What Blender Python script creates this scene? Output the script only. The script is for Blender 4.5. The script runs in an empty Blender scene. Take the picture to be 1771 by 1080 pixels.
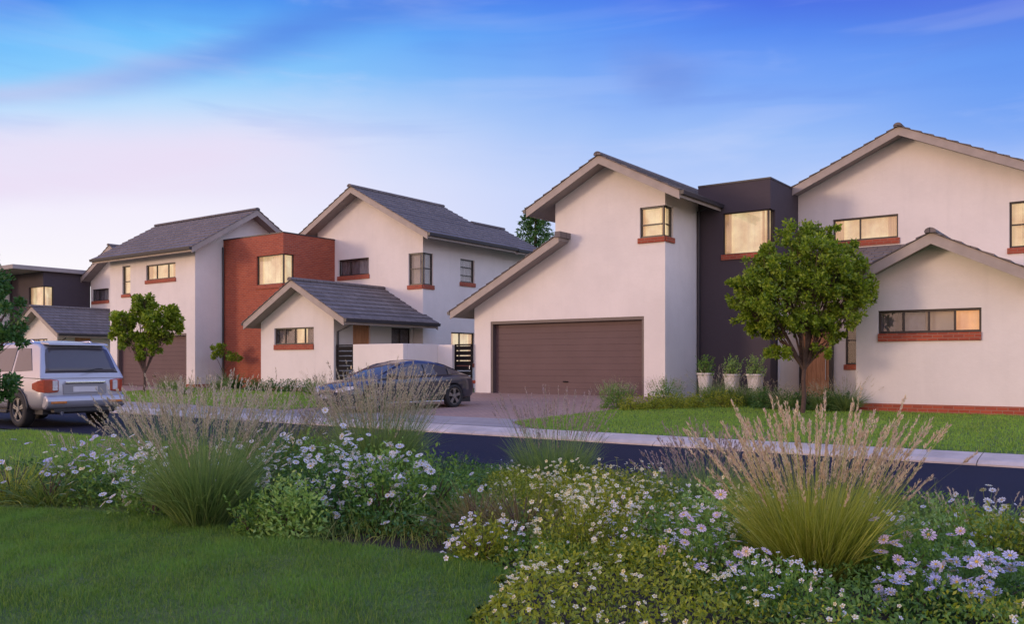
import bpy, bmesh, math, random
import numpy as np
from mathutils import Vector
R = math.radians
rng = np.random.default_rng(7)
random.seed(7)
scene = bpy.context.scene
COL = scene.collection

# ------------------------------------------------------------------ camera
EYE = 1.42
TH = R(36.2)
ST, CT = math.sin(TH), math.cos(TH)
FOC = 1520.0 / 1771.0
cam_d = bpy.data.cameras.new("camera")
cam_d.sensor_width = 36.0
cam_d.lens = 36.0 * FOC
cam_d.shift_y = 90.0 / 1771.0
cam_d.clip_end = 3000
cam_d.clip_start = 0.05
cam = bpy.data.objects.new("camera", cam_d)
COL.objects.link(cam)
cam.location = (0, 0, EYE)
cam.rotation_euler = (R(90), 0, TH)
scene.camera = cam

# ------------------------------------------------------------------ view
scene.view_settings.view_transform = 'Standard'
scene.view_settings.look = 'None'
scene.view_settings.exposure = 0.0
scene.view_settings.gamma = 1.0
scene.cycles.max_bounces = 8
scene.cycles.transparent_max_bounces = 12


def lin(r, g, b):
    return tuple(((c / 255.0) / 12.92 if c / 255.0 <= 0.04045 else ((c / 255.0 + 0.055) / 1.055) ** 2.4) for c in (r, g, b))


# ------------------------------------------------------------------ sky
SUN_ELEV, SUN_AZ = R(8), R(215)      # azimuth clockwise from +Y (behind the camera to its left)
world = bpy.data.worlds.new("World")
scene.world = world
world.use_nodes = True


class NT:
    """small helper round a node tree"""
    def __init__(self, nt):
        self.nt = nt; self.N = nt.nodes; self.L = nt.links

    def n(self, t, **kw):
        nd = self.N.new(t)
        for k, v in kw.items():
            setattr(nd, k, v)
        return nd

    def set(self, sock, v):
        if isinstance(v, bpy.types.NodeSocket):
            self.L.new(v, sock)
        elif v is not None:
            if isinstance(v, (tuple, list)) and len(v) == 3 and sock.type == 'RGBA':
                v = (*v, 1.0)
            sock.default_value = v

    def m(self, op, a, b=None, c=None, clamp=False):
        nd = self.n('ShaderNodeMath', operation=op, use_clamp=clamp)
        for i, v in enumerate((a, b, c)):
            if v is not None:
                self.set(nd.inputs[i], v)
        return nd.outputs[0]

    def mix(self, f, a, b, mode='MIX'):
        nd = self.n('ShaderNodeMix', data_type='RGBA', blend_type=mode)
        self.set(nd.inputs[0], f); self.set(nd.inputs[6], a); self.set(nd.inputs[7], b)
        return nd.outputs[2]

    def dot(self, v, d):
        nd = self.n('ShaderNodeVectorMath', operation='DOT_PRODUCT')
        self.set(nd.inputs[0], v); nd.inputs[1].default_value = d
        return nd.outputs['Value']

    def noise(self, v, scale, detail=3.0, rough=0.5, dist=0.0):
        nd = self.n('ShaderNodeTexNoise')
        if v is not None:
            self.set(nd.inputs['Vector'], v)
        nd.inputs['Scale'].default_value = scale
        nd.inputs['Detail'].default_value = detail
        nd.inputs['Roughness'].default_value = rough
        nd.inputs['Distortion'].default_value = dist
        return nd.outputs['Fac']

    def ramp(self, f, pts, interp='LINEAR'):
        nd = self.n('ShaderNodeValToRGB')
        cr = nd.color_ramp
        cr.interpolation = interp
        while len(cr.elements) < len(pts):
            cr.elements.new(0.5)
        for e, (p, c) in zip(cr.elements, pts):
            e.position = p
            e.color = (*c, 1.0) if len(c) == 3 else c
        self.set(nd.inputs[0], f)
        return nd.outputs[0]

    def remap(self, v, a, b, c=0.0, d=1.0, smooth=True):
        nd = self.n('ShaderNodeMapRange')
        if smooth:
            nd.interpolation_type = 'SMOOTHSTEP'
        self.set(nd.inputs[0], v)
        nd.inputs[1].default_value = a; nd.inputs[2].default_value = b
        nd.inputs[3].default_value = c; nd.inputs[4].default_value = d
        return nd.outputs[0]


def build_sky():
    t = NT(world.node_tree)
    t.N.clear()
    tc = t.n('ShaderNodeTexCoord')
    D = tc.outputs['Generated']
    up = t.dot(D, (0, 0, 1))
    fw = t.dot(D, (-ST, CT, 0))
    rt = t.dot(D, (CT, ST, 0))
    # slopes over the horizon: el = tan(elevation) towards the north west, az = sideways angle from there
    fwc = t.m('MAXIMUM', fw, 0.25)
    el = t.m('DIVIDE', up, fwc)
    az = t.m('DIVIDE', rt, fwc)
    wob = t.noise(D, 3.0, 4.0, 0.55)
    el2 = t.m('ADD', el, t.m('MULTIPLY', t.m('SUBTRACT', wob, 0.5), 0.06))
    right = t.ramp(el2, [(0.0, lin(206, 214, 250)), (0.2, lin(190, 208, 252)), (0.27, lin(156, 190, 250)),
                         (0.33, lin(118, 164, 248)), (0.385, lin(86, 142, 245)), (0.43, lin(68, 112, 234)), (1.0, lin(40, 62, 170))])
    left = t.ramp(el2, [(0.0, lin(250, 244, 250)), (0.10, lin(255, 250, 255)), (0.18, lin(246, 240, 255)), (0.25, lin(228, 234, 255)),
                        (0.295, lin(190, 222, 255)), (0.33, lin(140, 206, 255)), (0.375, lin(112, 192, 255)), (0.42, lin(72, 146, 242)), (1.0, lin(44, 80, 190))])
    side = t.remap(az, -0.42, 0.22)
    col = t.mix(side, left, right)
    col = t.mix(t.m('MULTIPLY', t.m('MULTIPLY', t.remap(az, 0.28, 0.58), t.remap(el, 0.17, 0.30)), 0.7), col, lin(92, 148, 242))
    # deeper violet blue high on the right
    mp = t.n('ShaderNodeMapping'); t.L.new(D, mp.inputs[0]); mp.inputs['Scale'].default_value = (1.0, 1.0, 5.0)
    streak = t.noise(mp.outputs[0], 2.2, 6.0, 0.6, 0.4)
    hi = t.m('MULTIPLY', t.remap(el, 0.34, 0.44), t.remap(az, 0.05, 0.5))
    col = t.mix(t.m('MULTIPLY', hi, 0.6), col, lin(66, 84, 218))
    # long slanting streak in the upper left: from el .30 at az -.58 up to el .41 at az -.1
    xr = t.m('ADD', az, 0.58)
    line = t.m('ADD', t.m('MULTIPLY', t.m('POWER', t.m('MAXIMUM', xr, 0.0), 1.5), 0.36), 0.309)
    lw = t.m('ABSOLUTE', t.m('SUBTRACT', t.m('ADD', el, t.m('MULTIPLY', t.m('SUBTRACT', streak, 0.5), 0.05)), line))
    band = t.m('MULTIPLY', t.remap(t.m('DIVIDE', lw, t.m('ADD', 0.018, t.m('MULTIPLY', t.m('MAXIMUM', xr, 0.0), 0.07))), 0.0, 1.1, 1.0, 0.0), t.remap(az, -0.12, -0.02, 1.0, 0.0))
    col = t.mix(t.m('MULTIPLY', band, 0.68), col, t.mix(t.remap(az, -0.55, -0.25), lin(186, 196, 240), lin(84, 134, 232)))
    # pink cloud bank low on the left
    pk = t.m('MULTIPLY', t.m('MULTIPLY', t.remap(el, 0.17, 0.205), t.remap(el, 0.235, 0.30, 1.0, 0.0)), t.remap(az, -0.36, -0.10, 1.0, 0.0))
    pk = t.m('MULTIPLY', pk, t.remap(streak, 0.30, 0.62, 0.45, 1.0))
    col = t.mix(t.m('MULTIPLY', pk, 0.85), col, lin(238, 222, 246))
    # wisps
    ws = t.m('MULTIPLY', t.remap(streak, 0.52, 0.74), t.remap(el, 0.12, 0.24))
    col = t.mix(t.m('MULTIPLY', ws, 0.38), col, lin(214, 222, 252))
    wd = t.m('MULTIPLY', t.remap(streak, 0.28, 0.45, 1.0, 0.0), t.remap(el, 0.18, 0.30))
    col = t.mix(t.m('MULTIPLY', wd, 0.28), col, lin(96, 130, 226))
    mp2 = t.n('ShaderNodeMapping'); t.L.new(D, mp2.inputs[0]); mp2.inputs['Scale'].default_value = (1.5, 1.5, 11.0); mp2.inputs['Rotation'].default_value = (0.10, 0.08, 0.0)
    cir = t.noise(mp2.outputs[0], 2.4, 4.0, 0.5, 0.5)
    col = t.mix(t.m('MULTIPLY', t.m('MULTIPLY', t.remap(cir, 0.50, 0.72), t.remap(el, 0.10, 0.2)), 0.10), col, lin(232, 232, 254))
    col = t.mix(t.m('MULTIPLY', t.m('MULTIPLY', t.remap(cir, 0.30, 0.46, 1.0, 0.0), t.remap(el, 0.2, 0.3)), 0.14), col, lin(80, 122, 228))
    # small grey-violet smudge of cloud
    dx = t.m('DIVIDE', t.m('SUBTRACT', az, 0.17), 0.055); dy = t.m('DIVIDE', t.m('SUBTRACT', el, t.m('SUBTRACT', 0.352, t.m('MULTIPLY', az, 0.12))), 0.03)
    rr = t.m('SQRT', t.m('ADD', t.m('MULTIPLY', dx, dx), t.m('MULTIPLY', dy, dy)))
    sm = t.remap(t.m('ADD', rr, t.m('MULTIPLY', t.m('SUBTRACT', t.noise(D, 14.0, 4.0), 0.5), 1.6)), 0.3, 1.7, 1.0, 0.0)
    col = t.mix(t.m('MULTIPLY', sm, 0.45), col, lin(112, 140, 220))
    # rest of the dome: afterglow behind the camera (pale rose), blue elsewhere
    glow = t.ramp(t.m('ADD', up, 0.0), [(0.0, lin(255, 216, 200)), (0.25, lin(248, 206, 206)), (0.55, lin(176, 190, 240)), (1.0, lin(96, 128, 220))])
    blue = t.ramp(t.m('ADD', up, 0.0), [(0.0, lin(190, 196, 246)), (0.3, lin(150, 172, 248)), (1.0, lin(90, 120, 220))])
    gd = t.dot(D, (-0.62, -0.78, 0))
    glow = t.mix(1.0, glow, (1.9, 1.75, 1.55), 'MULTIPLY')
    blue = t.mix(1.0, blue, (3.5, 2.85, 1.8), 'MULTIPLY')
    rest = t.mix(t.remap(gd, -0.35, 0.65), blue, glow)
    col = t.mix(t.remap(fw, 0.2, 0.62), rest, col)
    sky = t.n('ShaderNodeTexSky', sky_type='NISHITA', sun_disc=False)
    sky.sun_elevation = SUN_ELEV
    sky.sun_rotation = SUN_AZ
    sky.altitude = 600
    bg1 = t.n('ShaderNodeBackground'); t.L.new(sky.outputs[0], bg1.inputs[0]); bg1.inputs[1].default_value = 0.012
    bg2 = t.n('ShaderNodeBackground'); t.L.new(col, bg2.inputs[0]); bg2.inputs[1].default_value = 0.95
    ad = t.n('ShaderNodeAddShader'); t.L.new(bg1.outputs[0], ad.inputs[0]); t.L.new(bg2.outputs[0], ad.inputs[1])
    out = t.n('ShaderNodeOutputWorld'); t.L.new(ad.outputs[0], out.inputs[0])


build_sky()
sun_d = bpy.data.lights.new("sun", 'SUN')
sun_d.energy = 1.2
sun_d.angle = R(10)
sun_d.color = (1.0, 0.72, 0.50)
sun = bpy.data.objects.new("sun", sun_d)
COL.objects.link(sun)
sv = Vector((math.sin(SUN_AZ) * math.cos(SUN_ELEV), math.cos(SUN_AZ) * math.cos(SUN_ELEV), math.sin(SUN_ELEV)))
sun.rotation_euler = sv.to_track_quat('Z', 'Y').to_euler()
sun.location = (-20, -20, 30)

# ------------------------------------------------------------------ materials
MATS = {}


def newmat(name):
    m = bpy.data.materials.new(name); m.use_nodes = True
    t = NT(m.node_tree)
    b = t.N['Principled BSDF']
    MATS[name] = m
    return m, t, b


def bump(t, b, h, strength=0.3, dist=0.02):
    nd = t.n('ShaderNodeBump'); nd.inputs['Strength'].default_value = strength; nd.inputs['Distance'].default_value = dist
    t.set(nd.inputs['Height'], h); t.L.new(nd.outputs[0], b.inputs['Normal'])


def pos(t):
    return t.n('ShaderNodeNewGeometry').outputs['Position']


def uv(t):
    return t.n('ShaderNodeTexCoord').outputs['UV']


def plain(name, col, rough=0.6, metal=0.0, var=0.08, vs=4.0, bs=0.0, bscale=30.0, coat=0.0):
    m, t, b = newmat(name)
    p = pos(t)
    n1 = t.noise(p, vs, 5.0, 0.6)
    dark = tuple(c * (1 - var) for c in col); lite = tuple(min(1, c * (1 + var)) for c in col)
    t.L.new(t.ramp(n1, [(0.3, dark), (0.7, lite)]), b.inputs['Base Color'])
    b.inputs['Roughness'].default_value = rough
    b.inputs['Metallic'].default_value = metal
    b.inputs['Coat Weight'].default_value = coat
    if bs:
        bump(t, b, t.noise(p, bscale, 4.0, 0.6), bs, 0.01)
    return m


def plaster(name, col):
    m, t, b = newmat(name)
    p = pos(t)
    mp = t.n('ShaderNodeMapping'); t.L.new(p, mp.inputs[0]); mp.inputs['Scale'].default_value = (2.2, 2.2, 0.22)
    streaks = t.noise(mp.outputs[0], 1.6, 5.0, 0.6)
    blot = t.noise(p, 0.7, 6.0, 0.65)
    c = t.mix(t.remap(blot, 0.3, 0.7), tuple(x * 0.94 for x in col), tuple(min(1, x * 1.03) for x in col))
    c = t.mix(t.m('MULTIPLY', t.remap(streaks, 0.48, 0.75), 0.14), c, tuple(x * 0.72 for x in col))
    t.L.new(c, b.inputs['Base Color'])
    b.inputs['Roughness'].default_value = 0.85
    h = t.m('ADD', t.m('MULTIPLY', t.noise(p, 6.0, 5.0, 0.65), 0.8), t.m('MULTIPLY', t.noise(p, 60.0, 3.0, 0.6), 0.25))
    bump(t, b, h, 0.55, 0.02)
    return m


def bricks(name, c1, c2, mortar, bw=0.22, bh=0.075, ms=0.010, rough=0.85, bstr=0.5, squash=1.0):
    m, t, b = newmat(name)
    br = t.n('ShaderNodeTexBrick')
    t.L.new(uv(t), br.inputs['Vector'])
    br.inputs['Color1'].default_value = (*c1, 1); br.inputs['Color2'].default_value = (*c2, 1); br.inputs['Mortar'].default_value = (*mortar, 1)
    br.inputs['Scale'].default_value = 1.0
    br.inputs['Mortar Size'].default_value = ms
    br.inputs['Mortar Smooth'].default_value = 0.3
    br.inputs['Brick Width'].default_value = bw
    br.inputs['Row Height'].default_value = bh
    blot = t.noise(pos(t), 1.3, 5.0, 0.6)
    c = t.mix(t.remap(blot, 0.3, 0.72, 0.0, 0.35), br.outputs[0], tuple(x * 0.6 for x in c1))
    t.L.new(c, b.inputs['Base Color'])
    b.inputs['Roughness'].default_value = rough
    h = t.m('ADD', t.m('MULTIPLY', br.outputs['Fac'], -1.0), t.m('MULTIPLY', t.noise(pos(t), 50.0, 3.0), 0.3))
    bump(t, b, h, bstr, 0.01)
    return m


PLASTER = plaster('warm_white_plaster', (0.745, 0.69, 0.655))
DARKP = plaster('charcoal_plaster', (0.060, 0.046, 0.056))
BRICKR = bricks('red_facebrick', (0.42, 0.085, 0.038), (0.30, 0.055, 0.028), (0.34, 0.16, 0.11))
TILES = bricks('concrete_roof_tiles', (0.20, 0.165, 0.155), (0.135, 0.112, 0.105), (0.03, 0.028, 0.03), bw=0.33, bh=0.36, ms=0.012, rough=0.85, bstr=0.5)
PAVER = bricks('driveway_pavers', (0.44, 0.27, 0.195), (0.35, 0.21, 0.16), (0.20, 0.15, 0.13), bw=0.2, bh=0.1, ms=0.008, rough=0.8)
PAVEG = bricks('grey_pavers', (0.40, 0.335, 0.30), (0.33, 0.28, 0.255), (0.22, 0.19, 0.19), bw=0.4, bh=0.4, ms=0.012, rough=0.8)
BARGE = plain('painted_barge_board', (0.34, 0.285, 0.25), 0.6, var=0.12, vs=3.0)
BARGED = plain('gutter_dark', (0.035, 0.032, 0.038), 0.45)
SOFFIT = plain('soffit_board', (0.30, 0.26, 0.25), 0.7)
FRAME = plain('bronze_window_frame', (0.035, 0.026, 0.024), 0.4, var=0.2)
DARKIN = plain('dark_interior', (0.02, 0.018, 0.02), 0.9)
GDOOR = plain('garage_door_paint', (0.125, 0.080, 0.080), 0.5, var=0.08, vs=1.2)
GDOOR.node_tree.nodes['Principled BSDF'].inputs['Specular IOR Level'].default_value = 0.15
GFRAME = plain('garage_frame_paint', (0.10, 0.072, 0.07), 0.5)
METALB = plain('black_steel', (0.010, 0.009, 0.011), 0.6)
METALB.node_tree.nodes['Principled BSDF'].inputs['Specular IOR Level'].default_value = 0.08
POT = plain('white_glazed_pot', (0.62, 0.58, 0.58), 0.35, var=0.06)
CONC = plain('concrete_kerb', (0.50, 0.42, 0.37), 0.85, var=0.2, vs=2.5, bs=0.4, bscale=40)
BARK = plain('bark', (0.085, 0.052, 0.038), 0.9, var=0.35, vs=14.0, bs=0.8, bscale=25)
SOIL = plain('soil', (0.030, 0.019, 0.014), 0.95, var=0.5, vs=9.0, bs=1.0, bscale=30)
TYRE = plain('tyre_rubber', (0.015, 0.015, 0.017), 0.8)
RIM = plain('alloy_rim', (0.38, 0.38, 0.40), 0.3, metal=0.9)
SILVER = plain('silver_paint', (0.36, 0.355, 0.40), 0.33, metal=0.35, coat=0.8, var=0.02)
SLATE = plain('slate_blue_paint', (0.042, 0.045, 0.062), 0.28, metal=0.35, coat=1.0, var=0.03)
CHROME = plain('chrome', (0.75, 0.75, 0.78), 0.12, metal=1.0)
BLKPL = plain('black_plastic', (0.02, 0.02, 0.024), 0.55)
PLATE = plain('plate_pale', (0.55, 0.53, 0.55), 0.4)
SEAT = plain('seat_fabric', (0.10, 0.09, 0.095), 0.9)


def wood():
    m, t, b = newmat('warm_lit_stained_wood')
    mp = t.n('ShaderNodeMapping'); t.L.new(pos(t), mp.inputs[0]); mp.inputs['Scale'].default_value = (9, 9, 0.8)
    n = t.noise(mp.outputs[0], 3.0, 6.0, 0.6, 1.0)
    t.L.new(t.ramp(n, [(0.3, (0.42, 0.17, 0.07)), (0.6, (0.60, 0.28, 0.13)), (0.8, (0.68, 0.36, 0.18))]), b.inputs['Base Color'])  # grain tones raised and warmed to carry the entrance light in the colour
    b.inputs['Roughness'].default_value = 0.5
    bump(t, b, n, 0.2, 0.004)
    return m


WOOD = wood()


def glass():
    m, t, b = newmat('window_glass')
    out = t.N['Material Output']
    tr = t.n('ShaderNodeBsdfTransparent'); tr.inputs[0].default_value = (0.92, 0.93, 0.95, 1)
    gl = t.n('ShaderNodeBsdfGlossy'); gl.inputs['Roughness'].default_value = 0.03
    lw = t.n('ShaderNodeLayerWeight')
    fr = t.m('ADD', 0.05, t.m('MULTIPLY', t.m('POWER', lw.outputs['Facing'], 4.0), 0.75), clamp=True)
    # slightly wavy panes
    bp = t.n('ShaderNodeBump'); bp.inputs['Strength'].default_value = 0.06; bp.inputs['Distance'].default_value = 0.02
    t.L.new(t.noise(pos(t), 1.6, 2.0), bp.inputs['Height']); t.L.new(bp.outputs[0], gl.inputs['Normal'])
    mx = t.n('ShaderNodeMixShader')
    t.L.new(fr, mx.inputs[0]); t.L.new(tr.outputs[0], mx.inputs[1]); t.L.new(gl.outputs[0], mx.inputs[2])
    t.L.new(mx.outputs[0], out.inputs[0])
    return m


GLASS = glass()


def carglass():
    m, t, b = newmat('tinted_car_glass')
    b.inputs['Base Color'].default_value = (0.075, 0.07, 0.082, 1)  # base lightened to stand in for sky reflected in the panes
    b.inputs['Roughness'].default_value = 0.06
    b.inputs['Specular IOR Level'].default_value = 0.5
    bump(t, b, t.noise(pos(t), 3.0, 2.0), 0.15, 0.05)
    return m


CGLASS = carglass()


def lamp_mat(name, col, em, rough=0.15):
    m, t, b = newmat(name)
    n = t.noise(pos(t), 20, 2)
    t.L.new(t.ramp(n, [(0.3, tuple(c * .7 for c in col)), (0.7, col)]), b.inputs['Base Color'])
    b.inputs['Roughness'].default_value = rough
    b.inputs['Coat Weight'].default_value = 1.0
    return m


TAILR = lamp_mat('tail_lamp_red', (0.42, 0.055, 0.025), 0)
AMBER = lamp_mat('amber_reflector', (0.60, 0.20, 0.05), 0)
CLEARL = lamp_mat('clear_lamp', (0.62, 0.60, 0.62), 0)


def lit(name, c_lo, c_hi, strength, fold=0.25):
    """fabric of a drawn curtain whose own emission stands in for the room lamp"""
    m, t, b = newmat(name)
    out = t.N['Material Output']
    p = uv(t)
    sx = t.n('ShaderNodeSeparateXYZ'); t.L.new(p, sx.inputs[0])
    blot = t.noise(pos(t), 1.5, 4.0, 0.6)
    mp = t.n('ShaderNodeMapping'); t.L.new(p, mp.inputs[0]); mp.inputs['Scale'].default_value = (9.0, 0.25, 1.0)
    folds = t.noise(mp.outputs[0], 1.0, 2.0, 0.5)
    c = t.ramp(blot, [(0.32, c_lo), (0.68, c_hi)])
    em = t.n('ShaderNodeEmission'); t.L.new(c, em.inputs[0])
    t.L.new(t.m('MULTIPLY', t.m('ADD', 1.0 - fold, t.m('MULTIPLY', folds, 2 * fold)), strength), em.inputs[1])  # room light and the shading of the folds are put into the glow
    b.inputs['Base Color'].default_value = (0.35, 0.32, 0.28, 1); b.inputs['Roughness'].default_value = 0.9
    ad = t.n('ShaderNodeAddShader'); t.L.new(em.outputs[0], ad.inputs[0]); t.L.new(b.outputs[0], ad.inputs[1])
    t.L.new(ad.outputs[0], out.inputs[0])
    return m


LIT = lit('lit_curtain_cream', lin(206, 158, 104), lin(255, 230, 172), 0.85)
LITW = lit('lit_curtain_amber', lin(196, 112, 48), lin(255, 176, 96), 0.85)
LITD = lit('lit_room_dim', lin(84, 56, 36), lin(140, 92, 40), 0.5)
LITC = lit('lit_side_drape', lin(170, 118, 70), lin(220, 172, 112), 0.75, fold=0.5)
CURT = plain('grey_curtain', (0.17, 0.14, 0.145), 0.95, var=0.3, vs=7.0)
BLIND = plain('pale_blind', (0.34, 0.31, 0.30), 0.9, var=0.15, vs=5)


def leafmat(name, a, b_, c, trans=0.35, rough=0.55, patch=0.5):
    if b_[1] < 0.18 and b_[1] > b_[0]:      # green foliage
        a, b_, c = [(min(.5, k[0] * 2.1), min(.5, k[1] * 2.3), k[2] * 1.7) for k in (a, b_, c)]
    m, t, b = newmat(name)
    out = t.N['Material Output']
    g = t.n('ShaderNodeNewGeometry')
    isl = g.outputs['Random Per Island']
    col = t.ramp(isl, [(0.0, a), (0.5, b_), (1.0, c)])
    pn = t.noise(g.outputs['Position'], 2.2, 3.0, 0.6)
    col = t.mix(t.m('MULTIPLY', t.remap(pn, 0.35, 0.7), patch), col, tuple(x * 1.45 for x in b_))
    t.L.new(col, b.inputs['Base Color'])
    b.inputs['Roughness'].default_value = rough
    tr = t.n('ShaderNodeBsdfTranslucent'); t.L.new(t.mix(1.0, col, (1.0, 1.0, 0.55), 'MULTIPLY'), tr.inputs[0])
    mx = t.n('ShaderNodeMixShader'); mx.inputs[0].default_value = trans
    t.L.new(b.outputs[0], mx.inputs[1]); t.L.new(tr.outputs[0], mx.inputs[2])
    t.L.new(mx.outputs[0], out.inputs[0])
    return m


L_TREE = leafmat('tree_leaf', (0.034, 0.052, 0.007), (0.092, 0.126, 0.013), (0.20, 0.23, 0.026), trans=0.45)
L_DARKT = leafmat('dark_tree_leaf', (0.015, 0.040, 0.014), (0.025, 0.062, 0.018), (0.045, 0.085, 0.022))
L_BUSH = leafmat('bush_leaf', (0.034, 0.068, 0.018), (0.066, 0.118, 0.028), (0.125, 0.175, 0.045), trans=0.42)
L_YEL = leafmat('yellow_green_leaf', (0.10, 0.145, 0.012), (0.26, 0.31, 0.022), (0.46, 0.48, 0.06), patch=0.3, trans=0.42)
L_PALE = leafmat('pale_green_leaf', (0.060, 0.105, 0.030), (0.11, 0.165, 0.052), (0.18, 0.22, 0.085))
L_OLIVE = leafmat('straw_olive_leaf', (0.13, 0.115, 0.040), (0.20, 0.175, 0.070), (0.28, 0.23, 0.11))
L_BLADE = leafmat('grass_blade', (0.040, 0.066, 0.018), (0.078, 0.102, 0.026), (0.17, 0.16, 0.06))
L_BLADEY = leafmat('warm_grass_blade', (0.082, 0.092, 0.016), (0.145, 0.152, 0.024), (0.30, 0.22, 0.08))
L_BLADEG = leafmat('cool_grass_blade', (0.045, 0.075, 0.030), (0.078, 0.112, 0.045), (0.14, 0.165, 0.075))
L_LAWN = leafmat('lawn_blade', (0.028, 0.064, 0.013), (0.054, 0.102, 0.019), (0.13, 0.165, 0.034), trans=0.4, patch=0.8)
L_PLUME = leafmat('pink_plume', (0.54, 0.38, 0.31), (0.70, 0.53, 0.42), (0.82, 0.70, 0.50), trans=0.4, patch=0.1)
L_PLUMEG = leafmat('grey_plume', (0.36, 0.30, 0.26), (0.50, 0.42, 0.36), (0.68, 0.58, 0.48), trans=0.4, patch=0.1)
L_PLUMEV = leafmat('mauve_plume', (0.28, 0.20, 0.22), (0.40, 0.29, 0.31), (0.52, 0.40, 0.40), trans=0.4, patch=0.1)
F_WHITE = leafmat('white_petal', (0.60, 0.57, 0.62), (0.74, 0.71, 0.74), (0.84, 0.82, 0.82), trans=0.25, patch=0.0)
F_PINK = leafmat('pink_petal', (0.62, 0.42, 0.56), (0.74, 0.56, 0.66), (0.82, 0.68, 0.74), trans=0.25, patch=0.0)
F_LILAC = leafmat('lilac_petal', (0.42, 0.38, 0.60), (0.58, 0.54, 0.74), (0.72, 0.70, 0.82), trans=0.25, patch=0.0)
F_CREAM = leafmat('cream_petal', (0.62, 0.56, 0.30), (0.76, 0.70, 0.46), (0.82, 0.80, 0.64), trans=0.25, patch=0.0)
F_EYE = plain('flower_eye', (0.55, 0.34, 0.03), 0.7)


def lawnmat():
    m, t, b = newmat('mown_lawn')
    p = pos(t)
    n1 = t.noise(p, 0.5, 6.0, 0.65); n2 = t.noise(p, 18.0, 5.0, 0.7); n3 = t.noise(p, 90.0, 3.0, 0.7)
    c = t.ramp(n2, [(0.25, (0.065, 0.120, 0.026)), (0.55, (0.125, 0.205, 0.045)), (0.8, (0.21, 0.29, 0.08))])
    c = t.mix(t.remap(n1, 0.35, 0.7, 0.0, 0.45), c, (0.22, 0.25, 0.06))
    c = t.mix(t.remap(n3, 0.3, 0.7, 0.0, 0.5), c, (0.055, 0.105, 0.02))
    t.L.new(c, b.inputs['Base Color']); b.inputs['Roughness'].default_value = 0.9
    bump(t, b, t.m('ADD', n2, n3), 0.9, 0.04)
    return m


LAWN = lawnmat()
L_LAWNF = leafmat('front_lawn_blade', (0.052, 0.098, 0.018), (0.098, 0.158, 0.026), (0.18, 0.22, 0.045), trans=0.4, patch=0.6)


def asphalt():
    m, t, b = newmat('asphalt')
    p = pos(t)
    n1 = t.noise(p, 0.6, 5.0, 0.6); n2 = t.noise(p, 140.0, 3.0, 0.7)
    c = t.ramp(n2, [(0.3, (0.008, 0.009, 0.020)), (0.6, (0.014, 0.015, 0.034)), (0.8, (0.040, 0.040, 0.060))])
    c = t.mix(t.remap(n1, 0.35, 0.7, 0.0, 0.4), c, (0.008, 0.009, 0.020))
    t.L.new(c, b.inputs['Base Color']); b.inputs['Roughness'].default_value = 0.75
    b.inputs['Specular IOR Level'].default_value = 0.18
    bump(t, b, n2, 0.5, 0.008)
    return m


ASPH = asphalt()

# ------------------------------------------------------------------ object helpers


def tag(o, label=None, cat=None, group=None, kind=None):
    if label: o['label'] = label
    if cat: o['category'] = cat
    if group: o['group'] = group
    if kind: o['kind'] = kind
    return o


def empty(name, loc=(0, 0, 0), rz=0.0, label=None, cat=None, group=None, parent=None):
    o = bpy.data.objects.new(name, None)
    COL.objects.link(o)
    o.location = loc; o.rotation_euler = (0, 0, rz); o.empty_display_size = 0.2
    if parent: o.parent = parent
    return tag(o, label, cat, group)


def mesh_np(name, verts, faces, mats, parent=None, fmat=None, smooth=False):
    """verts (N,3); faces (M,3) or (M,4) arrays"""
    verts = np.asarray(verts, dtype=np.float32); faces = np.asarray(faces, dtype=np.int32)
    me = bpy.data.meshes.new(name)
    k = faces.shape[1]; M = faces.shape[0]
    me.vertices.add(len(verts)); me.vertices.foreach_set('co', verts.ravel())
    me.loops.add(M * k); me.loops.foreach_set('vertex_index', faces.ravel())
    me.polygons.add(M)
    me.polygons.foreach_set('loop_start', np.arange(0, M * k, k, dtype=np.int32))
    if fmat is not None:
        me.polygons.foreach_set('material_index', np.asarray(fmat, dtype=np.int32))
    if smooth:
        me.polygons.foreach_set('use_smooth', np.ones(M, dtype=bool))
    me.update(calc_edges=True)
    for m in (mats if isinstance(mats, (list, tuple)) else [mats]):
        me.materials.append(m)
    o = bpy.data.objects.new(name, me)
    COL.objects.link(o)
    if parent: o.parent = parent
    return o


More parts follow.
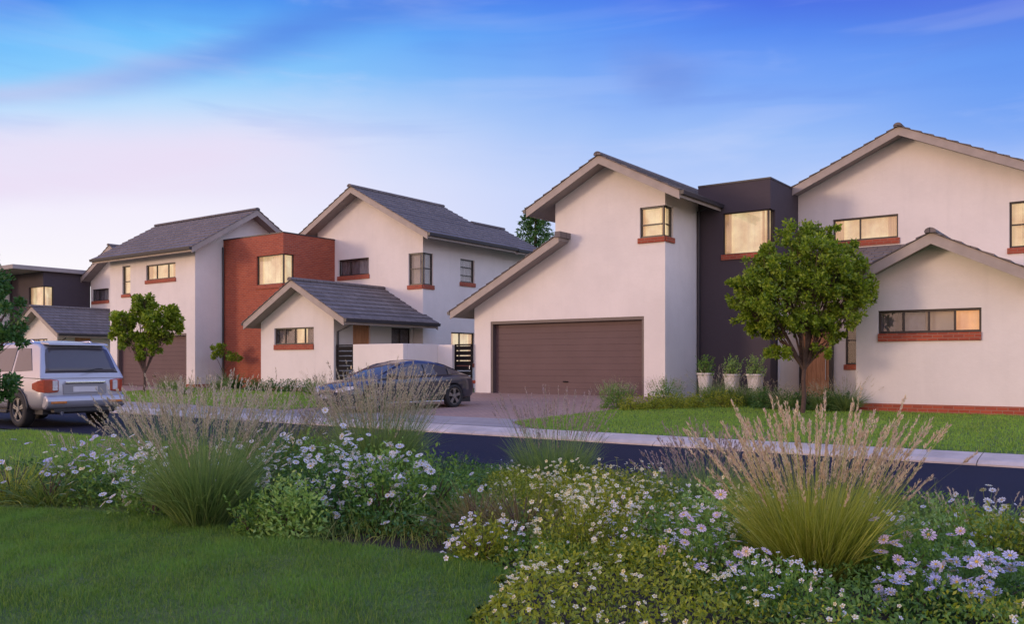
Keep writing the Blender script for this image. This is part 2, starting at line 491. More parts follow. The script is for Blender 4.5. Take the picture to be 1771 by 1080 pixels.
class MB:
    def __init__(self):
        self.v = []; self.f = []

    def add(self, vs, fs):
        n = len(self.v)
        self.v.extend([tuple(p) for p in vs]); self.f.extend([tuple(n + i for i in f) for f in fs])

    def box(self, x0, x1, y0, y1, z0, z1):
        self.add([(x0, y0, z0), (x1, y0, z0), (x1, y1, z0), (x0, y1, z0), (x0, y0, z1), (x1, y0, z1), (x1, y1, z1), (x0, y1, z1)],
                 [(3, 2, 1, 0), (4, 5, 6, 7), (0, 1, 5, 4), (1, 2, 6, 5), (2, 3, 7, 6), (3, 0, 4, 7)])

    def obox(self, P, U, N, u0, u1, d0, d1, z0, z1):
        """box on a wall plane: u along the wall, d inwards (against N), z up"""
        P = Vector(P); U = Vector(U); N = Vector(N); Z = Vector((0, 0, 1))
        c = [P + U * u - N * d + Z * z for z in (z0, z1) for d in (d0, d1) for u in (u0, u1)]
        self.add(c, [(0, 2, 3, 1), (4, 5, 7, 6), (0, 1, 5, 4), (1, 3, 7, 5), (3, 2, 6, 7), (2, 0, 4, 6)])

    def prism(self, poly, mapf, q0, q1):
        """polygon [(p,z)] extruded in q; mapf(p,q,z)->xyz"""
        n = len(poly)
        vs = [mapf(p, q0, z) for p, z in poly] + [mapf(p, q1, z) for p, z in poly]
        fs = [tuple(range(n)), tuple(range(2 * n - 1, n - 1, -1))]
        fs += [(i, i + n, (i + 1) % n + n, (i + 1) % n) for i in range(n)]
        self.add(vs, fs)

    def tube(self, pts, radii, seg=8, cap=True):
        pts = [Vector(p) for p in pts]
        rings = []
        for i, p in enumerate(pts):
            a = pts[max(0, i - 1)]; b = pts[min(len(pts) - 1, i + 1)]
            d = (b - a).normalized() if (b - a).length > 1e-6 else Vector((0, 0, 1))
            ref = Vector((1, 0, 0)) if abs(d.x) < 0.9 else Vector((0, 1, 0))
            s = d.cross(ref).normalized(); t_ = d.cross(s)
            r = radii[i] if isinstance(radii, (list, tuple)) else radii
            rings.append([p + (s * math.cos(2 * math.pi * k / seg) + t_ * math.sin(2 * math.pi * k / seg)) * r for k in range(seg)])
        vs = [q for rg in rings for q in rg]
        fs = []
        for i in range(len(pts) - 1):
            for k in range(seg):
                fs.append((i * seg + k, i * seg + (k + 1) % seg, (i + 1) * seg + (k + 1) % seg, (i + 1) * seg + k))
        if cap:
            fs.append(tuple(range(seg - 1, -1, -1))); fs.append(tuple((len(pts) - 1) * seg + k for k in range(seg)))
        self.add(vs, fs)

    def build(self, name, mat, parent=None, recalc=True, smooth=False, uvs=True, bevel=0.0):
        me = bpy.data.meshes.new(name)
        me.from_pydata(self.v, [], self.f)
        bm = bmesh.new(); bm.from_mesh(me)
        if recalc:
            bmesh.ops.recalc_face_normals(bm, faces=bm.faces)
        if uvs:
            ul = bm.loops.layers.uv.new('UVMap')
            for f in bm.faces:
                n = f.normal
                for lp in f.loops:
                    c = lp.vert.co
                    if abs(n.z) > 0.35:
                        # roof or ground: v runs up the slope
                        if abs(n.x) > abs(n.y) and abs(n.z) < 0.97:
                            s = 1.0 / abs(n.z); lp[ul].uv = (c.y, c.x * s)
                        else:
                            s = 1.0 / abs(n.z); lp[ul].uv = (c.x, c.y * s)
                    elif abs(n.x) > abs(n.y):
                        lp[ul].uv = (c.y, c.z)
                    else:
                        lp[ul].uv = (c.x, c.z)
        bm.to_mesh(me); bm.free()
        for m in (mat if isinstance(mat, (list, tuple)) else [mat]):
            me.materials.append(m)
        if smooth:
            for p in me.polygons: p.use_smooth = True
        o = bpy.data.objects.new(name, me)
        COL.objects.link(o)
        if parent: o.parent = parent
        if bevel:
            md = o.modifiers.new('bevel', 'BEVEL'); md.width = bevel; md.segments = 2; md.limit_method = 'ANGLE'
        return o


def copy_tree(o, parent=None):
    c = o.copy(); COL.objects.link(c); c.parent = parent
    for ch in list(o.children):
        copy_tree(ch, c)
    return c


# ------------------------------------------------------------------ terrain
def g(X, Y):
    """height of the finished ground"""
    X = np.asarray(X, dtype=float); Y = np.asarray(Y, dtype=float)
    k = np.clip((-X - 21.0) / 3.0, 0, 1)          # the plots on the far left sit a touch higher
    r = np.clip((X + 11.0) / 3.0, 0, 1)
    a = np.interp(Y, [8.4, 9.0, 13.7, 14.3, 19.5, 24.0, 40.0, 90.0], [0.08, 0.0, 0.0, 0.12, 0.20, 0.41, 0.45, 0.45])
    b = np.interp(Y, [8.4, 9.0, 13.7, 14.3, 19.5, 22.0, 40.0, 90.0], [0.08, 0.0, 0.0, 0.12, 0.33, 0.41, 0.45, 0.45])
    c = np.interp(Y, [8.4, 9.0, 13.7, 14.3, 19.5, 24.0, 40.0, 90.0], [0.08, 0.0, 0.0, 0.12, 0.20, 0.30, 0.42, 0.45])
    base = a * (1 - k) + b * k
    return base * (1 - r) + c * r


def gz(x, y):
    return float(g(x, y))


def sheet(name, xs, ys, mat, off, parent=None, xl=None, xr=None, nx=1):
    """ground sheet on rows ys; either columns xs or between xl(y) and xr(y)"""
    vs = []; ys = list(ys)
    cols = len(xs) if xs is not None else nx + 1
    for y in ys:
        row = xs if xs is not None else [xl(y) + (xr(y) - xl(y)) * i / nx for i in range(cols)]
        for x in row:
            vs.append((x, y, gz(x, y) + off))
    fs = [(j * cols + i, j * cols + i + 1, (j + 1) * cols + i + 1, (j + 1) * cols + i) for j in range(len(ys) - 1) for i in range(cols - 1)]
    m = MB(); m.add(vs, fs)
    return m.build(name, mat, parent, recalc=False)


def ar(a, b, n):
    return [a + (b - a) * i / n for i in range(n + 1)]


KY = sorted(set([8.4, 9.0, 13.7, 14.3, 19.5, 22.0, 24.0]))
ysg = sorted(set([-600, -200, -60, -20, -10] + ar(-5, 8, 13) + KY + ar(15, 40, 25) + [90, 200, 600, 1200]))
xsg = sorted(set([-1500, -600, -200, -120] + ar(-80, 20, 100) + [40, 100, 400, 1000]))
o = sheet('ground', xsg, ysg, LAWN, -0.05); o['kind'] = 'structure'
o = sheet('soil_bed', ar(-40, 14, 54), ar(-2, 8, 10) + [8.4, 8.75], SOIL, -0.03); o['kind'] = 'structure'
xr_ = sorted(set([-400, -200, -120] + ar(-80, 20, 50) + [60, 200]))
o = sheet('road', xr_, [8.7, 9.0, 11, 13.7], ASPH, 0.004); o['kind'] = 'structure'
# mountable concrete kerb along the far side, in one-metre units
m = MB()
kx = -80.0
while kx < 20:
    m.prism([(13.68, -0.05), (13.68, 0.03), (13.78, 0.075), (14.22, 0.135), (14.32, 0.135), (14.32, -0.05)], lambda p, q, z: (q, p, z), kx, kx + 0.988)
    kx += 1.0
o = m.build('kerb', CONC, bevel=0.006); o['kind'] = 'structure'
m = MB(); kx = -80.0
while kx < 20:
    m.box(kx, kx + 0.99, 8.60, 8.72, -0.05, 0.022); kx += 1.0
o = m.build('kerb', CONC, bevel=0.006); o['kind'] = 'structure'

DR = sorted(set([14.3] + ar(14.6, 19.4, 16) + [19.5, 20.5, 21.5, 22, 23, 24.0]))


def flare(y, x, s, w=1.5, h=1.8):
    k = max(0.0, 1 - (y - 14.3) / h)
    return x + s * w * k * k


o = sheet('driveway', None, DR, PAVER, 0.012, xl=lambda y: flare(y, -19.3, -1, 1.2), xr=lambda y: flare(y, -11.45, 1, 1.6), nx=16); o['kind'] = 'structure'
o = sheet('driveway', None, DR, PAVER, 0.012, xl=lambda y: flare(y, -39.6, -1), xr=lambda y: flare(y, -32.9, 1), nx=8); o['kind'] = 'structure'
o = sheet('pavement', sorted(set(ar(-80, -19, 61))), [14.3, 15.0, 15.7], PAVEG, 0.016); o['kind'] = 'structure'
o = sheet('pavement', None, [14.3, 14.6, 15.0, 15.5, 16.1], PAVEG, 0.020, xl=lambda y: -18.9, xr=lambda y: flare(y, -11.45, 1, 1.5) - 0.03, nx=12); o['kind'] = 'structure'
# lawns
o = sheet('lawn', None, DR, LAWN, 0.010, xl=lambda y: flare(y, -11.45, 1, 1.6), xr=lambda y: 16, nx=40); o['kind'] = 'structure'
o = sheet('lawn', None, [15.7, 16, 17, 18, 19, 19.5, 20.5, 21.5, 22, 23, 24], LAWN, 0.010, xl=lambda y: -32.9, xr=lambda y: -19.3, nx=24); o['kind'] = 'structure'

# ------------------------------------------------------------------ building kit
FR = ((1, 0, 0), (0, -1, 0))      # front face: u runs +X
SD = ((0, 1, 0), (1, 0, 0))       # side face looking +X: u runs +Y
BK = ((-1, 0, 0), (0, 1, 0))
LF = ((0, -1, 0), (-1, 0, 0))


def wallface(mb, P, UN, z0, prof, ops=(), depth=0.24, corner=None):
    """wall on plane through P; prof=[(u,ztop)...]; ops=[(u0,u1,z0,z1)]"""
    U = Vector(UN[0]); N = Vector(UN[1]); P = Vector((P[0], P[1], 0))

    def W(u, z, d=0.0):
        q = P + U * u - N * d
        return (q.x, q.y, z)

    def top(u):
        return float(np.interp(u, [a for a, b in prof], [b for a, b in prof]))
    us = sorted(set([a for a, b in prof] + [x for o_ in ops for x in o_[:2]]))
    for a, b in zip(us[:-1], us[1:]):
        if b - a < 1e-5: continue
        mid = (a + b) / 2
        cuts = sorted([(o_[2], o_[3]) for o_ in ops if o_[0] < mid < o_[1]])
        lo = z0
        for c0, c1 in cuts:
            mb.add([W(a, lo), W(b, lo), W(b, c0), W(a, c0)], [(0, 1, 2, 3)]); lo = c1
        mb.add([W(a, lo), W(b, lo), W(b, top(b)), W(a, top(a))], [(0, 1, 2, 3)])
    for (a, b, c, d) in ops:
        q = [W(a, c), W(b, c), W(b, d), W(a, d)]; r = [W(a, c, depth), W(b, c, depth), W(b, d, depth), W(a, d, depth)]
        ends = [1, 3]
        mb.add(q + r, [(0, 4, 5, 1), (3, 2, 6, 7)])
        if corner != 'start' or a > us[0] + 1e-4: mb.add(q + r, [(0, 3, 7, 4)])
        if corner != 'end' or b < us[-1] - 1e-4: mb.add(q + r, [(1, 5, 6, 2)])


def window(parent, P, UN, u0, u1, z0, z1, bars_v=(), bars_h=(), back='dark', sill=BRICKR, sill_h=0.15, label=None, open_end=None, backs=None, framew=0.055, sill_over=0.05):
    """window set in an opening; parts of its own hang under it"""
    P = (P[0], P[1], 0)
    m = MB(); fd0, fd1 = 0.06, 0.12
    w = framew
    zs = z0 + (sill_h if sill else 0.0)
    m.obox(P, *UN, u0, u1, fd0, fd1, zs, zs + w); m.obox(P, *UN, u0, u1, fd0, fd1, z1 - w, z1)
    m.obox(P, *UN, u0, u0 + w, fd0, fd1, zs + w, z1 - w)
    m.obox(P, *UN, u1 - w, u1, fd0, fd1, zs + w, z1 - w)
    for f in bars_v:
        u = u0 + (u1 - u0) * f; m.obox(P, *UN, u - w * .45, u + w * .45, fd0 + 0.003, fd1 - 0.003, zs + w, z1 - w)
    for f in bars_h:
        z = zs + (z1 - zs) * f; m.obox(P, *UN, u0 + w, u1 - w, fd0 + 0.006, fd1 - 0.006, z - w * .4, z + w * .4)
    wo = m.build('window', FRAME, parent, bevel=0.006)
    if label: wo['label'] = label
    m = MB(); m.obox(P, *UN, u0 + w * .5, u1 - w * .5, 0.088, 0.094, zs + w * .5, z1 - w * .5); m.build('glass', GLASS, wo)
    if sill:
        m = MB(); m.obox(P, *UN, u0 - sill_over, u1 + sill_over, -0.045, 0.0595, z0 - 0.02, zs - 0.004); m.build('sill', sill, wo, bevel=0.008)
    if back == 'lit' and (u1 - u0) > 0.75:
        for ua, ub in ((u0, u0 + 0.16 * (u1 - u0)), (u1 - 0.16 * (u1 - u0), u1)):
            U = Vector(UN[0]); N = Vector(UN[1]); vs = []
            for i in range(25):
                u = ua + (ub - ua) * i / 24
                for z in (zs, z1):
                    q = Vector(P) + U * u - N * (0.135 + 0.018 * math.sin(i * 1.05)); vs.append((q.x, q.y, z))
            mm = MB(); mm.add(vs, [(2 * i, 2 * i + 2, 2 * i + 3, 2 * i + 1) for i in range(24)])
            mm.build('curtain', LITC, wo, recalc=False)
    # curtains or blind: wavy cloth close behind the pane
    if backs is None: backs = [(0.0, 1.0, back)]
    for a, b, kind in backs:
        mt = {'lit': LIT, 'amber': LITW, 'dim': LITD, 'dark': DARKIN, 'curtain': CURT, 'blind': BLIND}[kind]
        ua, ub = u0 + (u1 - u0) * a, u0 + (u1 - u0) * b
        n = max(4, int((ub - ua) / 0.03)); amp = 0.0 if kind in ('dark', 'dim') else 0.014
        U = Vector(UN[0]); N = Vector(UN[1])
        vs = []
        for i in range(n + 1):
            u = ua + (ub - ua) * i / n
            d = 0.185 + amp * math.sin(u * 24.0 + 1.3 * math.sin(u * 7)) + (0.03 if kind in ('dark', 'dim') else 0)
            for z in (z0, z1):
                q = Vector(P) + U * u - N * d; vs.append((q.x, q.y, z))
        mm = MB(); mm.add(vs, [(2 * i, 2 * i + 2, 2 * i + 3, 2 * i + 1) for i in range(n)])
        mm.build('blind' if kind == 'blind' else ('room_backing' if kind in ('dark', 'dim') else 'curtain'), mt, wo, recalc=False)
    return wo


def roof_slope(root, mapf, pr_, zr, pe, q0, q1, slope, th=0.26, gutter=True, barge=(True, True), over=0.03):
    """one pitched side: from ridge p=pr_ (top height zr) to eave p=pe, running q0..q1. root = roof tile object name parent"""
    sgn = 1 if pe > pr_ else -1
    L = abs(pe - pr_)
    ze = zr - slope * L
    # deck and soffit
    m = MB(); m.prism([(pr_, zr), (pe, ze), (pe, ze - th * 0.75), (pr_, zr - th * 0.75)], mapf, q0 + 0.04, q1 - 0.04)
    deck = m
    # tile courses
    ct = MB(); n = max(2, int(round(L * math.hypot(1, slope) / 0.36)))
    for i in range(n):
        a = i / n; b = (i + 1) / n
        pa = pr_ + (pe - pr_) * a; pb = pr_ + (pe + sgn * 0.04 - pr_) * b if i == n - 1 else pr_ + (pe - pr_) * b
        za = zr - slope * abs(pa - pr_); zb = zr - slope * abs(pb - pr_)
        ct.prism([(pa, za + 0.012), (pb, zb + 0.050), (pb, zb + 0.004), (pa, za + 0.004)], mapf, q0 - over, q1 + over)
    bg = []
    for q, on, s in ((q0, barge[0], -1), (q1, barge[1], 1)):
        if on:
            b1 = MB(); b1.prism([(pr_, zr - 0.005), (pe, ze - 0.005), (pe, ze - th), (pr_, zr - th)], mapf, q, q - s * 0.04); bg.append(b1)
    fb = MB(); fb.prism([(pe, ze), (pe + sgn * 0.02, ze), (pe + sgn * 0.02, ze - th * .8), (pe, ze - th * .8)], mapf, q0 + 0.04, q1 - 0.04)
    gt = MB()
    if gutter:
        e = pe + sgn * 0.022
        gt.prism([(e, ze - 0.01), (e, ze - 0.12), (e + sgn * 0.10, ze - 0.12), (e + sgn * 0.12, ze - 0.01)], mapf, q0, q1)
    return deck, ct, bg, fb, gt


def finish_roof(house, parts, name='roof', ridge=None, mapf=None, cap_r=0.10):
    dk, ct = MB(), MB()
    for p in parts:
        for a, b in zip((dk, ct), p): a.add(b.v, b.f)
    ro = ct.build(name, TILES, house)
    dk.build('soffit', SOFFIT, ro)
    for p in parts:
        for b in p[2]: b.build('barge_board', BARGE, ro)
        p[3].build('fascia_board', BARGE, ro)
        if p[4].f: p[4].build('gutter', BARGED, ro)
    if ridge:
        p, z, q0, q1 = ridge
        m = MB(); q = q0
        while q < q1 - 0.05:
            e = min(q + 0.42, q1)
            poly = [(p + cap_r * 1.25 * math.cos(t_), z + 0.01 + cap_r * 0.95 * math.sin(t_)) for t_ in ar(-0.25, math.pi + 0.25, 8)]
            m.prism(poly, mapf, q, e - 0.012); q = e
        m.build('ridge_cap', TILES, ro)
    return ro


MY = lambda p, q, z: (p, q, z)      # ridge runs along Y, p = x
MX = lambda p, q, z: (q, p, z)      # ridge runs along X, p = y


def gable_y(house, c, zr, xl, xr, y0, y1, slope, **k):
    A = roof_slope(None, MY, c, zr, xl, y0, y1, slope, **k); B = roof_slope(None, MY, c, zr, xr, y0, y1, slope, **k)
    return finish_roof(house, [A, B], ridge=(c, zr, y0 - 0.08, y1 + 0.05), mapf=MY)


def block(house, x0, x1, y0, y1, z0, front, right, left=None, back=None, mat=PLASTER, fo=(), ro=(), corner=False, name='wall', flat_top=None):
    """closed block of walls; front/right = profile over u (u from 0)"""
    m = MB()
    wx, wy = x1 - x0, y1 - y0
    wallface(m, (x0, y0), FR, z0, front, fo, corner='end' if corner else None)
    wallface(m, (x1, y0), SD, z0, right, ro, corner='start' if corner else None)
    bk = back or [(wx - u, z) for u, z in reversed(front)]
    wallface(m, (x1, y1), BK, z0, bk)
    lf = left or [(wy - u, z) for u, z in reversed(right)]
    wallface(m, (x0, y1), LF, z0, lf)
    if flat_top is not None:
        m.add([(x0, y0, flat_top), (x1, y0, flat_top), (x1, y1, flat_top), (x0, y1, flat_top)], [(0, 1, 2, 3)])
    # dark back lining so that nothing shines through openings
    o = m.build(name, mat, house, recalc=False)
    return o


def slab_box(name, mat, parent, *a, bevel=0.0):
    m = MB(); m.box(*a); return m.build(name, mat, parent, bevel=bevel)


def corner_post(house, x, y, z0, z1, w=0.055):
    m = MB(); m.box(x - 0.06 - w, x - 0.06, y + 0.06, y + 0.06 + w, z0, z1)
    return m.build('corner_post', FRAME, house)


def garage_door(house, x0, x1, y, z0, z1):
    m = MB(); d = 0.20; n = 12
    h = (z1 - z0 - 0.03) / n
    for i in range(n):
        a = z0 + 0.01 + i * h
        m.prism([(y + d, a), (y + d - 0.003, a + 0.004), (y + d - 0.003, a + h - 0.006), (y + d, a + h - 0.002), (y + d + 0.03, a + h - 0.004), (y + d + 0.03, a)], MX, x0 + 0.08, x1 - 0.08)
    gd = m.build('garage_door', GDOOR, house)
    f = MB(); f.box(x0, x0 + 0.085, y + 0.02, y + d + 0.05, z0, z1 - 0.10); f.box(x1 - 0.085, x1, y + 0.02, y + d + 0.05, z0, z1 - 0.10)
    f.box(x0, x1, y + 0.015, y + d + 0.05, z1 - 0.10, z1)
    f.build('door_frame', GFRAME, gd, bevel=0.006)
    xm = (x0 + x1) / 2
    k = MB(); k.box(xm - 0.09, xm + 0.09, y + d - 0.045, y + d - 0.013, z0 + 0.42, z0 + 0.46); k.build('handle', METALB, gd, bevel=0.005)
    return gd


# ------------------------------------------------------------------ middle-right house (garage block, charcoal link, gabled wing)
hA = empty('house', (0, 0, 0), label='large pale house with a wide garage and a charcoal box behind the lawn tree', cat='house', group='houses along the street')
HT = 0.22


def under(zr, c, x, slope, th=0.16):
    return zr - slope * abs(x - c) - th


# garage block
c, zr, sl = -13.84, 7.86, 0.512
xl_, xu, xr2 = -19.19, -15.81, -11.87
zlow = 5.55   # top of the lower roof where it meets the tall wall
slow = lambda x: zlow - sl * (-15.30 - x) - 0.15
ops = [(-18.48 - xl_, -12.58 - xl_, 0.39, 2.88), (-12.72 - xl_, xr2 - xl_, 5.12, 6.20)]
front = [(0, slow(xl_)), (xu - xl_ - 0.001, slow(xu)), (xu - xl_, under(zr, c, xu, sl)), (c - xl_, zr - 0.16), (xr2 - xl_, under(zr, c, xr2, sl))]
side_h = under(zr, c, xr2, sl)
block(hA, xl_, xr2, 24.0, 33.0, 0.2, front, [(0, side_h), (9, side_h)], left=[(0, slow(xl_)), (9, slow(xl_))], fo=ops, ro=[(0, 0.55, 5.12, 6.20)], corner=True)
m = MB(); m.box(xu - 0.004, xu + 0.02, 24.006, 33.0, slow(xu) - 0.5, under(zr, c, xu, sl)); m.build('wall', PLASTER, hA)
gable_y(hA, c, zr, c - 2.72, c + 2.72, 23.4, 33.4, sl)
S = roof_slope(None, MY, -15.30, zlow, -19.80, 23.4, 33.4, sl)
ro = finish_roof(hA, [S])
slab_box('flashing', TILES, ro, -15.42, -15.22, 23.36, 23.995, zlow - 0.10, zlow + 0.085)
garage_door(hA, -18.48, -12.58, 24.0, 0.40, 2.88)
window(hA, (xl_, 24.0), FR, -12.72 - xl_, xr2 - xl_ - 0.062, 5.12, 6.20, bars_h=(0.42,), back='lit', sill_over=0.06)
window(hA, (xr2, 24.0), SD, 0.062, 0.55, 5.12, 6.20, bars_h=(0.42,), back='lit', label='narrow return pane of the corner window')
# downpipe and eave shadow side
m = MB(); m.tube([(xr2 + 0.06, 26.25, 0.4), (xr2 + 0.06, 26.25, 6.3), (-11.2, 26.2, 6.5)], 0.045, 8); m.build('downpipe', BARGED, hA)

# charcoal box
bx0, bx1, by0, by1, bz = -11.87, -9.50, 26.36, 28.96, 7.10
block(hA, bx0, bx1, by0, by1, 0.2, [(0, bz), (bx1 - bx0, bz)], [(0, bz), (by1 - by0, bz)], mat=DARKP,
      fo=[(-11.03 - bx0, bx1 - bx0, 4.72, 6.18)], ro=[(0, 0.42, 4.72, 6.18)], corner=True, flat_top=bz - 0.15)
m = MB()
for a in ((bx0, bx1 + 0.02, by0 - 0.02, by0 + 0.14), (bx1 - 0.14, bx1 + 0.02, by0 + 0.14, by1)): m.box(*a, bz, bz + 0.05)
m.build('coping', BARGED, hA)
window(hA, (bx0, by0), FR, -11.03 - bx0, bx1 - bx0 - 0.062, 4.72, 6.18, back='lit', framew=0.03)
window(hA, (bx1, by0), SD, 0.062, 0.42, 4.72, 6.18, back='lit', framew=0.03, label='narrow return pane of the box window')

# big gable behind
c, zr, sl = -6.28, 8.62, 0.455
wx0, wx1, wy = -9.50, -2.90, 28.96
front = [(0, under(zr, c, wx0, sl)), (c - wx0, zr - 0.16), (wx1 - wx0, under(zr, c, wx1, sl))]
sh = under(zr, c, wx1, sl)
block(hA, wx0, wx1, wy, 37.5, 0.2, front, [(0, sh), (8.54, sh)],
      fo=[(-8.38 - wx0, -6.41 - wx0, 5.17, 6.07), (-3.40 - wx0, wx1 - wx0, 4.62, 6.10), (-7.99 - wx0, -7.30 - wx0, 1.25, 2.95)],
      ro=[(0, 0.6, 4.62, 6.10)], corner=True)
gable_y(hA, c, zr, c - 4.0, c + 3.95, 28.36, 38.0, sl)
window(hA, (wx0, wy), FR, -8.38 - wx0, -6.41 - wx0, 5.17, 6.07, bars_v=(0.42,), back='lit', sill_h=0.17)
window(hA, (wx0, wy), FR, -3.40 - wx0, wx1 - wx0 - 0.062, 4.62, 6.10, bars_h=(0.5,), back='lit')
window(hA, (wx1, wy), SD, 0.062, 0.60, 4.62, 6.10, bars_h=(0.5,), back='lit', label='narrow return pane at the far corner')
window(hA, (wx0, wy), FR, -7.99 - wx0, -7.30 - wx0, 1.25, 2.95, bars_h=(0.5,), back='dark')
# entrance: timber door in a recess, side screens
m = MB(); m.box(-9.38, -8.35, 28.70, 28.95, 2.60, 2.72); m.box(-9.38, -9.30, 28.70, 28.95, 0.3, 2.60); m.box(-8.43, -8.35, 28.70, 28.95, 0.3, 2.60)
do = m.build('front_door', FRAME, hA)
m = MB()
for i in range(6): m.box(-9.295 + i * 0.1440, -9.295 + i * 0.1440 + 0.140, 28.80, 28.85, 0.36, 2.595)
m.build('door_leaf', WOOD, do, bevel=0.004)
m = MB(); m.tube([(-8.55, 28.74, 0.9), (-8.55, 28.74, 1.7)], 0.016, 8); m.build('handle', CHROME, do)
m = MB(); m.box(-9.46, -9.39, 26.9, 28.9, 0.25, 4.6); m.build('screen_wall', PLASTER, hA)
# porch roof against the gable
m_ = roof_slope(None, MX, 28.95, 5.10, 26.9, -9.45, -5.92, 0.36)
finish_roof(hA, [m_])

# gabled front wing
c, zr, sl = -4.12, 4.42, 0.50
vx0, vx1, vy = -5.90, -2.30, 22.30
front = [(0, under(zr, c, vx0, sl)), (c - vx0, zr - 0.16), (vx1 - vx0, under(zr, c, vx1, sl))]
sh = under(zr, c, vx1, sl)
block(hA, vx0, vx1, vy, 28.9, 0.15, front, [(0, sh), (6.6, sh)], left=[(0, under(zr, c, vx0, sl)), (6.6, under(zr, c, vx0, sl))],
      fo=[(-5.39 - vx0, -3.17 - vx0, 1.98, 2.70)])
gable_y(hA, c, zr, vx0 - 0.42, vx1 + 0.42, 21.75, 28.9, sl)
window(hA, (vx0, vy), FR, -5.39 - vx0, -3.17 - vx0, 1.98, 2.70, bars_v=(0.25, 0.5, 0.75), sill_h=0.17,
       backs=[(0.0, 0.24, 'curtain'), (0.24, 0.46, 'blind'), (0.46, 0.74, 'dim'), (0.74, 1.0, 'amber')], sill_over=0.0)
m = MB(); m.box(vx0 - 0.02, vx1 + 0.02, vy - 0.022, vy - 0.002, 0.1, 0.47); m.box(vx1 + 0.002, vx1 + 0.022, vy - 0.002, 28.9, 0.1, 0.47)
m.build('plinth', BRICKR, hA)


# ------------------------------------------------------------------ left houses (same type, one set further back along the street)
def left_house(dx, dy, box_mat, label):
    h = empty('house', (0, 0, 0), label=label, cat='house', group='houses along the street')
    X = lambda x: x + dx
    Y = lambda y: y + dy
    G0 = 0.41
    # two-storey garage block, ridge parallel to the street
    ax0, ax1, ay0, ay1 = X(-39.5), X(-32.8), Y(22.1), Y(27.6)
    sl = 0.60; yc = Y(24.85); zr = 8.28
    eh = zr - sl * (yc - ay0) - 0.16
    if dx < 0: zr, eh, sl = 6.95, 6.79, 0.0
    eb = zr - sl * (ay1 - yc) - 0.16
    fo = [(X(-38.45) - ax0, X(-37.78) - ax0, 4.50, 5.93), (X(-36.5) - ax0, X(-34.23) - ax0, 5.02, 5.84), (X(-38.9) - ax0, X(-33.42) - ax0, 0.42, 2.74)]
    block(h, ax0, ax1, ay0, ay1, 0.2, [(0, eh), (ax1 - ax0, eh)], [(0, eh), (yc - ay0, zr - 0.16), (ay1 - ay0, eb)], back=[(0, eb), (ax1 - ax0, eb)], fo=fo)
    far = dx < 0
    A = roof_slope(None, MX, yc, zr, ay0 - 0.55, ax0 - 0.6, ax1 + 0.6, sl); B = roof_slope(None, MX, yc, zr, ay1 + 0.5, ax0 - 0.6, ax1 + 0.6, sl)
    if far:
        m = MB(); m.box(ax0 - 0.6, X(-28.8) + 0.25, ay0 - 0.4, Y(26.3), 6.80, 7.05); m.build('roof', SOFFIT, h, bevel=0.02)
    else:
        finish_roof(h, [A, B], ridge=(yc, zr, ax0 - 0.65, ax1 + 0.68), mapf=MX)
    window(h, (ax0, ay0), FR, *fo[0][:2], 4.50, 5.93, bars_h=(0.45,), back='lit', sill_h=0.12)
    window(h, (ax0, ay0), FR, *fo[1][:2], 5.02, 5.84, bars_v=(0.33, 0.72), back='lit', sill_h=0.14)
    garage_door(h, X(-38.9), X(-33.42), ay0, G0 + 0.02, 2.74)
    m = MB(); m.box(ax1 - 0.6, ax1 + 0.02, ay0 - 0.022, ay0 - 0.002, 0.2, 0.56); m.box(ax1 + 0.002, ax1 + 0.022, ay0 - 0.002, Y(23.49), 0.2, 0.56); m.build('plinth', BRICKR, h)
    # box
    bx0, bx1, by0, by1, bz = ax1, X(-28.8), Y(23.5), Y(26.3), 6.80
    block(h, bx0, bx1, by0, by1, 0.2, [(0, bz), (bx1 - bx0, bz)], [(0, bz), (by1 - by0, bz)], mat=box_mat,
          fo=[(X(-30.52) - bx0, bx1 - bx0, 4.58, 5.95)], ro=[(0, 0.58, 4.58, 5.95)], corner=True, flat_top=bz - 0.15)
    m = MB()
    for a in ((bx0, bx1 + 0.02, by0 - 0.02, by0 + 0.14), (bx1 - 0.14, bx1 + 0.02, by0 + 0.14, by1)): m.box(*a, bz, bz + 0.05)
    if not far: m.build('coping', BARGED, h)
    window(h, (bx0, by0), FR, X(-30.52) - bx0, bx1 - bx0 - 0.062, 4.58, 5.95, back='lit', framew=0.035)
    window(h, (bx1, by0), SD, 0.062, 0.58, 4.58, 5.95, back='lit', framew=0.035, label='narrow return pane of the box window')
    m = MB(); m.tube([(bx0 + 0.08, by0 - 0.07, 0.4), (bx0 + 0.08, by0 - 0.07, 6.5)], 0.04, 8); m.build('downpipe', BARGED, h)
    # main gabled block
    c, zr, sl = X(-27.2 if not far else -25.6), 8.86, 0.535
    if far: zr = 8.3
    cx0, cx1, cy0, cy1 = X(-29.9 if not far else -28.75), X(-23.67), Y(26.3), Y(31.2)
    front = [(0, under(zr, c, cx0, sl)), (c - cx0, zr - 0.16), (cx1 - cx0, under(zr, c, cx1, sl))]
    sh = under(zr, c, cx1, sl)
    fo = [(X(-28.57) - cx0, X(-26.72) - cx0, 5.05, 5.92), (X(-24.45) - cx0, cx1 - cx0, 4.46, 5.90)]
    so = [(0, 0.62, 4.46, 5.90), (Y(28.65) - cy0, Y(29.6) - cy0, 4.74, 5.88), (Y(28.05) - cy0, Y(29.6) - cy0, 1.3, 2.75)]
    block(h, cx0, cx1, cy0, cy1, 0.2, front, [(0, sh), (cy1 - cy0, sh)], fo=fo, ro=so, corner=True)
    gable_y(h, c, zr, c - 3.6, X(-22.9), Y(25.7), Y(31.6), sl)
    window(h, (cx0, cy0), FR, *fo[0][:2], 5.05, 5.92, bars_v=(0.36,), back='blind', sill_h=0.16, backs=[(0, 0.6, 'curtain'), (0.6, 1.0, 'blind')])
